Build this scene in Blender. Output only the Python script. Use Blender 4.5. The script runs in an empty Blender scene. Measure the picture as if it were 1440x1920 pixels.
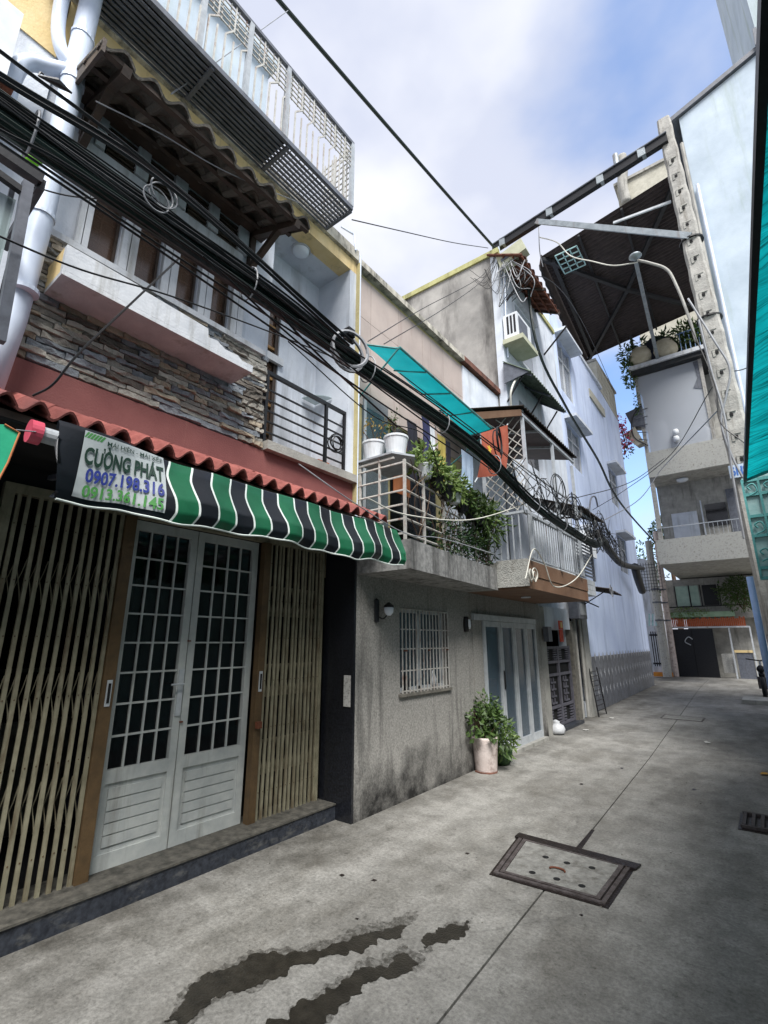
import bpy, bmesh, math, random
from mathutils import Vector, Matrix, noise as mnoise
random.seed(7)
SC = bpy.context.scene
COL = SC.collection
R = math.radians
# ---------------------------------------------------------------- camera
H = 1.5
PITCH = math.atan(243/903.); YAW = R(37.6)
cam = bpy.data.cameras.new('camera'); camo = bpy.data.objects.new('camera', cam); COL.objects.link(camo)
camo.location = (0, 0, H); camo.rotation_euler = (math.pi/2 + PITCH, 0, YAW)
cam.sensor_fit = 'VERTICAL'; cam.sensor_height = 36; cam.lens = 36*903/1920.
cam.clip_start = 0.05; cam.clip_end = 2000
SC.camera = camo
# ---------------------------------------------------------------- sky, sun, exposure
SUN_EL, SUN_AZ = R(55), R(135)      # azimuth measured clockwise from +Y
w = bpy.data.worlds.new('World'); SC.world = w; w.use_nodes = True
nt = w.node_tree; nt.nodes.clear()
def N(nt, t, **k):
    n = nt.nodes.new(t)
    for a, b in k.items(): setattr(n, a, b)
    return n
wo = N(nt, 'ShaderNodeOutputWorld'); bg = N(nt, 'ShaderNodeBackground')
sky = N(nt, 'ShaderNodeTexSky', sky_type='NISHITA', sun_disc=False, sun_elevation=SUN_EL, sun_rotation=SUN_AZ)
tc = N(nt, 'ShaderNodeTexCoord')
mp = N(nt, 'ShaderNodeMapping'); mp.inputs['Scale'].default_value = (1, 1, 1.7); mp.inputs['Location'].default_value = (2.3, 0.4, 1.1)
nz = N(nt, 'ShaderNodeTexNoise'); nz.inputs['Scale'].default_value = 1.5; nz.inputs['Detail'].default_value = 6; nz.inputs['Roughness'].default_value = .5
nt.links.new(tc.outputs['Generated'], mp.inputs[0]); nt.links.new(mp.outputs[0], nz.inputs[0])
# broad clear patch of sky low over the far end of the alley, as the noise field plus a wide falloff
dp = N(nt, 'ShaderNodeVectorMath', operation='DOT_PRODUCT'); dp.inputs[1].default_value = Vector((.13, .60, .79)).normalized()
nt.links.new(tc.outputs['Generated'], dp.inputs[0])
mr = N(nt, 'ShaderNodeMapRange'); mr.inputs[1].default_value = .90; mr.inputs[2].default_value = 1.0; mr.inputs[3].default_value = 0; mr.inputs[4].default_value = .56
nt.links.new(dp.outputs['Value'], mr.inputs[0])
sb = N(nt, 'ShaderNodeMath', operation='SUBTRACT'); nt.links.new(nz.outputs[0], sb.inputs[0]); nt.links.new(mr.outputs[0], sb.inputs[1])
dp2 = N(nt, 'ShaderNodeVectorMath', operation='DOT_PRODUCT'); dp2.inputs[1].default_value = Vector((-.09, .95, .33)).normalized()
nt.links.new(tc.outputs['Generated'], dp2.inputs[0])
mr2 = N(nt, 'ShaderNodeMapRange'); mr2.inputs[1].default_value = .93; mr2.inputs[2].default_value = 1.0; mr2.inputs[3].default_value = 0; mr2.inputs[4].default_value = .5
nt.links.new(dp2.outputs['Value'], mr2.inputs[0])
sb2 = N(nt, 'ShaderNodeMath', operation='SUBTRACT'); nt.links.new(sb.outputs[0], sb2.inputs[0]); nt.links.new(mr2.outputs[0], sb2.inputs[1])
cr = N(nt, 'ShaderNodeValToRGB'); cr.color_ramp.interpolation = 'EASE'
cr.color_ramp.elements[0].position = .08; cr.color_ramp.elements[0].color = (0, 0, 0, 1)
cr.color_ramp.elements[1].position = .34; cr.color_ramp.elements[1].color = (1, 1, 1, 1)
nt.links.new(sb2.outputs[0], cr.inputs[0])
nz2 = N(nt, 'ShaderNodeTexNoise'); nz2.inputs['Scale'].default_value = 2.6; nz2.inputs['Detail'].default_value = 5; nz2.inputs['Roughness'].default_value = .45
nt.links.new(mp.outputs[0], nz2.inputs[0])
cc = N(nt, 'ShaderNodeValToRGB')
cc.color_ramp.elements[0].position = .40; cc.color_ramp.elements[0].color = (4.0, 4.25, 5.1, 1)
cc.color_ramp.elements[1].position = .58; cc.color_ramp.elements[1].color = (5.5, 5.6, 6.0, 1)
nt.links.new(nz2.outputs[0], cc.inputs[0])
skm = N(nt, 'ShaderNodeMix', data_type='RGBA', blend_type='MULTIPLY'); skm.inputs[0].default_value = 1
skm.inputs[7].default_value = (1.5, 1.6, 1.75, 1); nt.links.new(sky.outputs[0], skm.inputs[6])
mx = N(nt, 'ShaderNodeMix', data_type='RGBA')
nt.links.new(cr.outputs[0], mx.inputs[0]); nt.links.new(skm.outputs[2], mx.inputs[6]); nt.links.new(cc.outputs[0], mx.inputs[7])
nt.links.new(mx.outputs[2], bg.inputs[0]); bg.inputs[1].default_value = 0.1
nt.links.new(bg.outputs[0], wo.inputs[0])
sl = bpy.data.lights.new('sun', 'SUN'); sl.energy = 4.2; sl.angle = R(28); sl.color = (1, .98, .95)
so = bpy.data.objects.new('sun', sl); COL.objects.link(so)
sd = Vector((math.sin(SUN_AZ)*math.cos(SUN_EL), math.cos(SUN_AZ)*math.cos(SUN_EL), math.sin(SUN_EL)))
so.rotation_euler = sd.to_track_quat('Z', 'Y').to_euler(); so.location = (5, -5, 30)
SC.view_settings.view_transform = 'Standard'; SC.view_settings.look = 'None'
SC.view_settings.exposure = 0.9; SC.view_settings.gamma = 1; SC.view_settings.use_curve_mapping = False
SC.render.engine = 'CYCLES'
SC.cycles.max_bounces = 8; SC.cycles.diffuse_bounces = 5; SC.cycles.transparent_max_bounces = 8

# ---------------------------------------------------------------- surveying helpers (pixel of the photo -> point on a known real plane)
_f = Vector((-math.sin(YAW)*math.cos(PITCH), math.cos(YAW)*math.cos(PITCH), math.sin(PITCH)))
_r = Vector((math.cos(YAW), math.sin(YAW), 0))
_u = Vector((math.sin(YAW)*math.sin(PITCH), -math.cos(YAW)*math.sin(PITCH), math.cos(PITCH)))
def _ray(px, py): return _f + _r*((px-720)/903.) - _u*((py-960)/903.)
def AX(px, py, x):
    d = _ray(px, py); t = x/d.x; return Vector((x, d.y*t, H+d.z*t))
def AY(px, py, y):
    d = _ray(px, py); t = y/d.y; return Vector((d.x*t, y, H+d.z*t))
def AZ(px, py, z):
    d = _ray(px, py); t = (z-H)/d.z; return Vector((d.x*t, d.y*t, z))

# ---------------------------------------------------------------- materials
def lin(h):
    if isinstance(h, tuple): return h + (1,)
    r = [int(h[i:i+2], 16)/255. for i in (0, 2, 4)]
    return tuple(((c/12.92) if c <= .04045 else ((c+.055)/1.055)**2.4) for c in r) + (1,)
def mat(name, c1, c2=None, rough=.75, scale=5, bump=.15, bscale=60, metal=0, streak=None, samt=.5, sscale=(7, 7, .7), rand=0, spec=.4, vox=False, mould=None, mouldh=None, trans=0):
    m = bpy.data.materials.new(name); m.use_nodes = True; t = m.node_tree; L = t.links.new
    b = t.nodes['Principled BSDF']
    b.inputs['Roughness'].default_value = rough; b.inputs['Metallic'].default_value = metal
    b.inputs['Specular IOR Level'].default_value = spec
    geo = N(t, 'ShaderNodeNewGeometry')
    src = geo.outputs['Position']
    col = None
    n1 = N(t, 'ShaderNodeTexNoise'); n1.inputs['Scale'].default_value = scale; n1.inputs['Detail'].default_value = 9; n1.inputs['Roughness'].default_value = .62
    L(src, n1.inputs[0])
    r1 = N(t, 'ShaderNodeValToRGB'); r1.color_ramp.elements[0].position = .33; r1.color_ramp.elements[1].position = .68
    r1.color_ramp.elements[0].color = lin(c1); r1.color_ramp.elements[1].color = lin(c2 or c1)
    L(n1.outputs[0], r1.inputs[0]); col = r1.outputs[0]
    def over(fac, c, colr):
        mxx = N(t, 'ShaderNodeMix', data_type='RGBA'); L(fac, mxx.inputs[0]); L(colr, mxx.inputs[6]); mxx.inputs[7].default_value = lin(c); return mxx.outputs[2]
    if streak:
        mp = N(t, 'ShaderNodeMapping'); mp.inputs['Scale'].default_value = sscale; L(src, mp.inputs[0])
        n2 = N(t, 'ShaderNodeTexNoise'); n2.inputs['Scale'].default_value = 1; n2.inputs['Detail'].default_value = 7; n2.inputs['Roughness'].default_value = .65
        L(mp.outputs[0], n2.inputs[0])
        r2 = N(t, 'ShaderNodeValToRGB'); r2.color_ramp.elements[0].position = .62-.22*samt; r2.color_ramp.elements[1].position = .86-.22*samt
        L(n2.outputs[0], r2.inputs[0]); col = over(r2.outputs[0], streak, col)
    if mould:   # stains that gather near a height: (z0, z1, colour)
        z0, z1, mc = mould
        sp = N(t, 'ShaderNodeSeparateXYZ'); L(src, sp.inputs[0])
        q = N(t, 'ShaderNodeMapRange'); q.inputs[1].default_value = z0; q.inputs[2].default_value = z1; q.inputs[3].default_value = .0; q.inputs[4].default_value = .53; L(sp.outputs[2], q.inputs[0])
        n3 = N(t, 'ShaderNodeTexNoise'); n3.inputs['Scale'].default_value = 3.4; n3.inputs['Detail'].default_value = 10; n3.inputs['Roughness'].default_value = .72; L(src, n3.inputs[0])
        a = N(t, 'ShaderNodeMath', operation='ADD'); L(q.outputs[0], a.inputs[0]); L(n3.outputs[0], a.inputs[1])
        r3 = N(t, 'ShaderNodeMapRange'); r3.inputs[1].default_value = .66; r3.inputs[2].default_value = 1.02; L(a.outputs[0], r3.inputs[0])
        col = over(r3.outputs[0], mc, col)
    if rand:
        oi = N(t, 'ShaderNodeObjectInfo')
        hs = N(t, 'ShaderNodeHueSaturation'); q = N(t, 'ShaderNodeMapRange'); q.inputs[3].default_value = 1-rand; q.inputs[4].default_value = 1+rand
        L(oi.outputs['Random'], q.inputs[0]); L(q.outputs[0], hs.inputs['Value']); L(col, hs.inputs['Color']); col = hs.outputs[0]
    L(col, b.inputs['Base Color'])
    if bump:
        nb = N(t, 'ShaderNodeTexNoise'); nb.inputs['Scale'].default_value = bscale; nb.inputs['Detail'].default_value = 5; L(src, nb.inputs[0])
        bp = N(t, 'ShaderNodeBump'); bp.inputs['Strength'].default_value = bump; bp.inputs['Distance'].default_value = .02
        L(nb.outputs[0], bp.inputs['Height']); L(bp.outputs[0], b.inputs['Normal'])
    if trans:
        tr = N(t, 'ShaderNodeBsdfTranslucent'); L(col, tr.inputs[0]); ms = N(t, 'ShaderNodeMixShader'); ms.inputs[0].default_value = trans
        L(b.outputs[0], ms.inputs[1]); L(tr.outputs[0], ms.inputs[2]); L(ms.outputs[0], t.nodes['Material Output'].inputs[0])
    return m
def glass(name, tint, alpha=.55, rough=.06):
    m = bpy.data.materials.new(name); m.use_nodes = True; t = m.node_tree; b = t.nodes['Principled BSDF']
    b.inputs['Base Color'].default_value = lin(tint); b.inputs['Roughness'].default_value = rough; b.inputs['Specular IOR Level'].default_value = .6
    n = N(t, 'ShaderNodeTexNoise'); n.inputs['Scale'].default_value = 3; g = N(t, 'ShaderNodeNewGeometry'); t.links.new(g.outputs['Position'], n.inputs[0])
    bp = N(t, 'ShaderNodeBump'); bp.inputs['Strength'].default_value = .04; t.links.new(n.outputs[0], bp.inputs['Height']); t.links.new(bp.outputs[0], b.inputs['Normal'])
    tr = N(t, 'ShaderNodeBsdfTransparent'); ms = N(t, 'ShaderNodeMixShader'); ms.inputs[0].default_value = alpha
    t.links.new(tr.outputs[0], ms.inputs[1]); t.links.new(b.outputs[0], ms.inputs[2]); t.links.new(ms.outputs[0], t.nodes['Material Output'].inputs[0])
    return m
M = {}
def D(k, *a, **kw): M[k] = mat(k, *a, **kw)
D('white_wall', 'b3bac4', 'cdd2d9', scale=2.5, streak='85878a', samt=.42, sscale=(4, 4, .5))
D('white_paint', 'adb1b6', 'c6c9cc', scale=6, streak='7c7a72', samt=.42, rough=.6)
D('cream', 'c9b07a', 'd8c396', scale=4, streak='6f6552', samt=.35, mould=None)
D('mouldy', '9a958a', 'c4bfb2', scale=6, streak='2b2a28', samt=.75, sscale=(9, 9, 3))
D('red_band', '754442', '82504c', scale=3, streak='94695f', samt=.1, bump=.2, bscale=90)
D('stone', '827f78', 'aca89e', scale=9, rand=.38, bump=.7, bscale=45, rough=.85)
D('stone_blue', '6b7177', '8e9398', scale=9, rand=.3, bump=.7, bscale=45, rough=.85)
D('stone_tan', '8b8070', 'ab9f8c', scale=12, rand=.3, bump=.7, bscale=45, rough=.85)
D('stone_dark', '55514b', '736c63', scale=12, rand=.3, bump=.7, bscale=45, rough=.85)
D('granite', '0a0b0f', '23252b', scale=60, bump=.04, rough=.3, spec=.5)
D('granite_edge', '1c1f26', '3a3e46', scale=25, bump=.15, rough=.5, streak='6b6a66', samt=.3, sscale=(14, 6, 14))
D('step_stone', '34332f', '5c5952', scale=16, rough=.8, streak='25241f', samt=.4, sscale=(9, 9, 9))
D('dusty_stone', '4f4d48', '77736a', scale=14, rough=.8)
D('terrazzo', '73716d', 'a3a09a', scale=55, bump=.25, bscale=120, streak='3b3a38', samt=.35, mould=(.75, -.1, '1d1c1b'))
D('terrazzo_top', '6f6f6e', '9d9c99', scale=22, bump=.25, bscale=90, streak='2e2d2b', samt=.6)
D('conc', '85847f', 'a5a39c', scale=4, bump=.3, streak='4a4845', samt=.4)
D('conc_pole', '868480', 'a4a29c', scale=12, bump=.35, bscale=50, streak='5c564c', samt=.45, sscale=(20, 20, 1.2))
D('grey_side', '7e7c79', 'a6a39e', scale=1.6, bump=.2, streak='33312f', samt=.8, sscale=(1.6, 1.6, .4))
D('pink_tile', 'a2958e', 'b0a29a', scale=3, bump=.05, rough=.45, rand=.05, streak='8d7872', samt=.2)
D('brick_edge', '5a3a30', '7a5244', scale=14, streak='25221f', samt=.6)
D('pale_blue', 'b4c1dc', 'c8d4ea', scale=.9, streak='929eb8', samt=.5, sscale=(3, 3, .35))
D('tan_block', '9c998c', 'b3b0a2', scale=6, rand=.08)
D('blue_tile', '46484e', '696c73', scale=7, rand=.14, rough=.4, bump=.15, bscale=30)
D('blue_tile_line', '85878b', '97999c', scale=9, rough=.45)
D('pale_green', '9aa7b3', 'b3bfca', scale=1.3, streak='8a9890', samt=.42, sscale=(3, 3, .35), mould=None)
D('olive_steel', '736e5b', '8d8873', scale=12, streak='54432e', samt=.5, sscale=(14, 14, 3), rough=.55, bump=.05)
D('brown_post', '4a3a26', '5e4a30', scale=12, rough=.6, streak='2a2018', samt=.3)
D('door_white', '9fa3a2', 'b7bab6', scale=7, streak='6d6c64', samt=.3, rough=.55, bump=.06)
D('black_steel', '0c0c0f', '191a1e', scale=20, rough=.45, bump=.05)
D('grey_steel', '4d5058', '636770', scale=12, rough=.5, bump=.05, streak='3b332c', samt=.2)
D('light_steel', '8f9499', 'a9aeb3', scale=12, rough=.45, bump=.05, streak='6b4a36', samt=.22)
D('white_steel', 'a2a09a', 'bcbab4', scale=20, rough=.5, bump=.05, streak='7a4a34', samt=.42, sscale=(30, 30, 12))
D('alu', '9da2a6', 'b9bdc0', scale=10, rough=.4, bump=.03)
D('galv', '7d8488', '9aa1a5', scale=8, rough=.4, metal=.5, streak='6a4a38', samt=.2)
D('rust', '4b2a1c', '7a4630', scale=16, rough=.85)
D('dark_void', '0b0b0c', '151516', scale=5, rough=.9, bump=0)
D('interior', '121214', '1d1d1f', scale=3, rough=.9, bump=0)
D('brown_wood', '322a24', '4a3c32', scale=9, rough=.6)
D('grille_wood', '7a5a34', '94703f', scale=9, rough=.6)
D('tile_red', '7a413c', '955850', scale=9, rand=.16, rough=.6, bump=.25, streak='5a2a24', samt=.4, sscale=(12, 12, 12))
D('tile_old', '555049', '79736a', scale=9, rand=.5, bump=.4, streak='2b2721', samt=.6, sscale=(9, 9, 9))
D('tile_brick', '5f3a2e', '7a4d3c', scale=9, rand=.15, bump=.3, streak='2f2019', samt=.4, sscale=(9, 9, 9))
D('vinyl_green', '17563a', '226b49', scale=4, rough=.35, bump=.03, trans=.15)
D('vinyl_black', '101216', '1b1e24', scale=4, rough=.3, bump=.03)
D('vinyl_white', 'c3ccc6', 'd8dfda', scale=4, rough=.4, bump=.03)
D('banner', '979fa0', 'b0b6b7', scale=5, rough=.4, bump=.03)
D('ink_dark', '122c22', '16382a', rough=.5, bump=0)
D('ink_blue', '222c6e', '2b3a88', rough=.5, bump=0)
D('ink_green', '3c7a3c', '4c8a46', rough=.5, bump=0)
D('teal_sheet', '0b7c84', '148f96', scale=3, rough=.5, bump=.03, trans=.55)
D('teal_net', '0a8f94', '12b4bc', scale=4, rough=.7, bump=.4, bscale=20, trans=.6, streak='06302c', samt=.75, sscale=(2.5, 40, 2.5))
D('teal_paint', '3c7f80', '5a9a98', scale=8, rough=.6, streak='2c3c3c', samt=.45)
D('teal_light', '7fa3a3', '98b5b3', scale=8, rough=.6, streak='3a5a5a', samt=.4)
D('pvc', 'b9c3d4', 'cdd6e4', scale=3, rough=.35, bump=.02, streak='7f868f', samt=.2)
D('blue_pipe', '8ba7cf', 'a3bbdc', scale=3, rough=.4, bump=.02)
D('pink_cap', 'c0475c', 'cf5a6c', rough=.4, bump=0)
D('cable', '08090b', '131417', rough=.5, bump=0)
D('cable_green', '17221f', '22302b', rough=.5, bump=0)
D('cable_grey', '6e7074', '8e9094', rough=.5, bump=0)
D('cable_white', 'a9a79e', 'c2c0b6', rough=.5, bump=0)
D('plastic_white', 'c4c8cc', 'd9dcdf', scale=6, rough=.4, bump=.02, streak='8e8b84', samt=.2)
D('plastic_beige', '9c9d86', 'b2b39c', scale=6, rough=.5, bump=.03)
D('plastic_black', '0f1012', '191a1d', rough=.5, bump=.03)
D('plastic_green', '7fc830', '9ae048', rough=.35, bump=0, trans=.3)
D('leaf', '243a1c', '60793f', scale=26, rough=.5, bump=0, trans=.35, rand=.1)
D('leaf_light', '45602f', '8ea25c', scale=26, rough=.5, bump=0, trans=.4, rand=.1)
D('leaf_dark', '142a16', '3c5a30', scale=26, rough=.55, bump=0, trans=.25, rand=.1)
D('leaf_orange', '8a7a30', 'b08a40', scale=8, rough=.5, bump=0, trans=.35)
D('bloom', 'a8375c', 'cf5a80', scale=8, rough=.6, bump=0, trans=.4)
D('twig', '3c2c1f', '574230', rough=.8, bump=.2)
D('soil', '2a2019', '3c2f24', rough=.95, bump=.5)
D('pot_pale', 'b3a6a0', 'ccc0ba', scale=8, rough=.8, bump=.25, streak='6b5850', samt=.5, sscale=(10, 10, 8))
D('clay_pot', '9b9480', 'b3ac98', scale=5, rough=.7, bump=.15)
D('brown_paint', '5f4634', '705643', scale=4, rough=.7, bump=.1, streak='5c3824', samt=.25)
D('rough_white', '8f8f8a', 'bcbbb4', scale=9, rough=.85, bump=.6, streak='4b4740', samt=.5, sscale=(9, 9, 9))
D('corr_dark', '1f1a17', '35291f', scale=6, rough=.7, bump=.2)
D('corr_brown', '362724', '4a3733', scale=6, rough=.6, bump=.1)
D('corr_green', '3a463a', '5a6656', scale=6, rough=.7, bump=.2, streak='20241e', samt=.5, sscale=(8, 8, 8))
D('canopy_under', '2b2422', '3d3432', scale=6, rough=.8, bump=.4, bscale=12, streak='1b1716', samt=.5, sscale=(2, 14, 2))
D('canopy_steel', '191a1c', '26282b', rough=.55, bump=0)
D('flag_red', 'a8543f', 'bd6850', scale=5, rough=.7, bump=.05, trans=.3)
D('flag_yellow', 'd8b840', 'e6c850', rough=.7, bump=0, trans=.3)
D('cloth_dark', '12131a', '1e2030', rough=.9, bump=.1)
D('cloth_navy', '1c1f3c', '2a2e52', rough=.9, bump=.1)
D('cloth_blue', '7f97b0', '9eb2c6', rough=.9, bump=.1)
D('cloth_olive', '8a8040', 'a89a50', rough=.9, bump=.1)
D('cloth_orange', 'a8633c', 'bd7850', rough=.9, bump=.1)
D('cloth_white', 'b6bcc2', 'cdd2d6', rough=.9, bump=.1)
D('ochre', '9c9166', 'b0a67c', scale=5, streak='6f664c', samt=.3)
D('paper', 'a8a7a2', 'c0bfba', scale=30, rough=.8, streak='55534f', samt=.55, sscale=(40, 40, 40))
D('bag', 'c4c6ca', 'dcdee0', rough=.35, bump=.2, bscale=25, trans=.2)
D('orange_paint', 'b9752c', 'cf8a34', scale=8, rough=.7)
D('orange_panel', '9a4a28', 'b8603a', scale=20, rough=.7, streak='4a2416', samt=.5, sscale=(10, 10, 20))
D('iron', '3a3330', '565050', scale=25, rough=.7, bump=.3, streak='241d1a', samt=.5, sscale=(14, 14, 14))
D('cover_conc', '6c6b67', '8a8984', scale=22, rough=.9, bump=.6, bscale=70, streak='47433c', samt=.5, sscale=(9, 9, 9))
D('wet', '211f1b', '35322c', scale=14, rough=.3, bump=.25, spec=.5, bscale=90)
D('wet_dark', '191412', '2b2422', scale=14, rough=.35, bump=.35)
D('red_lantern', 'b0301c', 'cc4a26', rough=.6, bump=0)
D('gold', 'b8903a', 'd0a84a', rough=.4, bump=0)
D('tyre', '0e0e0f', '1a1a1b', rough=.8, bump=.2)
D('sign_white', '9fb0c4', 'b4c3d4', rough=.6, bump=0)
D('sign_blue', '2c5aa0', '3a6ab4', rough=.6, bump=0)
D('lamp_glass', 'c6cdd6', 'd8dee6', rough=.25, bump=0)
D('dry_leaf', 'a87c34', 'c49a4c', rough=.8, bump=0)
M['glass_dark'] = glass('glass_dark', '0a0c0f', .75)
D('cable_dust', '2a2b2c', '47484a', scale=20, rough=.8, bump=.1, bscale=90)
M['glass_brown'] = glass('glass_brown', '6e584a', .7, .12)
M['glass_clear'] = glass('glass_clear', '5d6c78', .5, .08)
M['glass_pale'] = glass('glass_pale', '9fb0b0', .55, .15)
M['glass_frost'] = glass('glass_frost', 'b4b9c0', .55, .25)
# ground material: cast concrete with soft tonal clouds, damp darker areas and pale worn ones
def ground_mat():
    m = bpy.data.materials.new('alley_concrete'); m.use_nodes = True; t = m.node_tree; L = t.links.new; b = t.nodes['Principled BSDF']
    g = N(t, 'ShaderNodeNewGeometry'); P = g.outputs['Position']
    def nz(s, d=8, r=.6, sc=(1, 1, 1)):
        mp = N(t, 'ShaderNodeMapping'); mp.inputs['Scale'].default_value = sc; L(P, mp.inputs[0])
        n = N(t, 'ShaderNodeTexNoise'); n.inputs['Scale'].default_value = s; n.inputs['Detail'].default_value = d; n.inputs['Roughness'].default_value = r; L(mp.outputs[0], n.inputs[0]); return n.outputs[0]
    def ramp(f, a, b_, c1, c2):
        r = N(t, 'ShaderNodeValToRGB'); r.color_ramp.elements[0].position = a; r.color_ramp.elements[1].position = b_
        r.color_ramp.elements[0].color = lin(c1); r.color_ramp.elements[1].color = lin(c2); L(f, r.inputs[0]); return r.outputs[0]
    base = ramp(nz(.9, 10, .62), .3, .7, '8b8984', 'a5a39d')
    def mul(a, bcol, f=1.0):
        x = N(t, 'ShaderNodeMix', data_type='RGBA', blend_type='MULTIPLY'); x.inputs[0].default_value = f; L(a, x.inputs[6]); L(bcol, x.inputs[7]); return x.outputs[2]
    c = mul(base, ramp(nz(5, 9, .7), .3, .62, 'b0b0ae', 'ffffff'), .7)
    c = mul(c, ramp(nz(48, 6, .8), .32, .62, '8c8c8c', 'ffffff'), .75)
    c = mul(c, ramp(nz(1.7, 9, .7, (1, .45, 1)), .34, .56, 'a8a49d', 'ffffff'), .8)
    c = mul(c, ramp(nz(9, 6, .75), .22, .34, '55524c', 'ffffff'), .8)
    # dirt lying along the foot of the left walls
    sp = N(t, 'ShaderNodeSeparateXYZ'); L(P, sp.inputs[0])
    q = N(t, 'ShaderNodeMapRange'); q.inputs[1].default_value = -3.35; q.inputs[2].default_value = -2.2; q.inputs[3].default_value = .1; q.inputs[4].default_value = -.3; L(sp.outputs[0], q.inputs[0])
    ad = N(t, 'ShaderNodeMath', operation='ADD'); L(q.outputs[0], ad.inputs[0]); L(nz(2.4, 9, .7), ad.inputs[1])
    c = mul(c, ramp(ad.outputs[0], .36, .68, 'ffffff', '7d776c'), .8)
    vr = N(t, 'ShaderNodeTexVoronoi', feature='DISTANCE_TO_EDGE'); vr.inputs['Scale'].default_value = .55
    dv = N(t, 'ShaderNodeMix', data_type='RGBA'); dv.inputs[0].default_value = .12; dn = N(t, 'ShaderNodeTexNoise'); dn.inputs['Scale'].default_value = 4; dn.inputs['Detail'].default_value = 6; L(P, dn.inputs[0])
    L(P, dv.inputs[6]); L(dn.outputs[1], dv.inputs[7]); L(dv.outputs[2], vr.inputs['Vector'])
    ck = ramp(vr.outputs['Distance'], .0, .006, '000000', 'ffffff'); msk = ramp(nz(.8, 3, .5), .5, .6, 'ffffff', '000000')
    cm = N(t, 'ShaderNodeMix', data_type='RGBA', blend_type='LIGHTEN'); cm.inputs[0].default_value = 1; L(ck, cm.inputs[6]); L(msk, cm.inputs[7])
    c = mul(c, cm.outputs[2], .22)
    c = mul(c, ramp(nz(110, 4, .85), .3, .38, '4a4844', 'ffffff'), .75)
    c = mul(c, ramp(nz(14, 7, .8), .3, .45, '86837d', 'ffffff'), .8)
    L(c, b.inputs['Base Color'])
    rr = N(t, 'ShaderNodeMapRange'); rr.inputs[3].default_value = .55; rr.inputs[4].default_value = .9; L(nz(3), rr.inputs[0]); L(rr.outputs[0], b.inputs['Roughness'])
    bp = N(t, 'ShaderNodeBump'); bp.inputs['Strength'].default_value = .3; bp.inputs['Distance'].default_value = .015; L(nz(40, 9, .75), bp.inputs['Height']); L(bp.outputs[0], b.inputs['Normal'])
    return m
M['ground'] = ground_mat()
D('far_ground', '6f6c66', '8c8982', scale=1, rough=.9)

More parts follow.
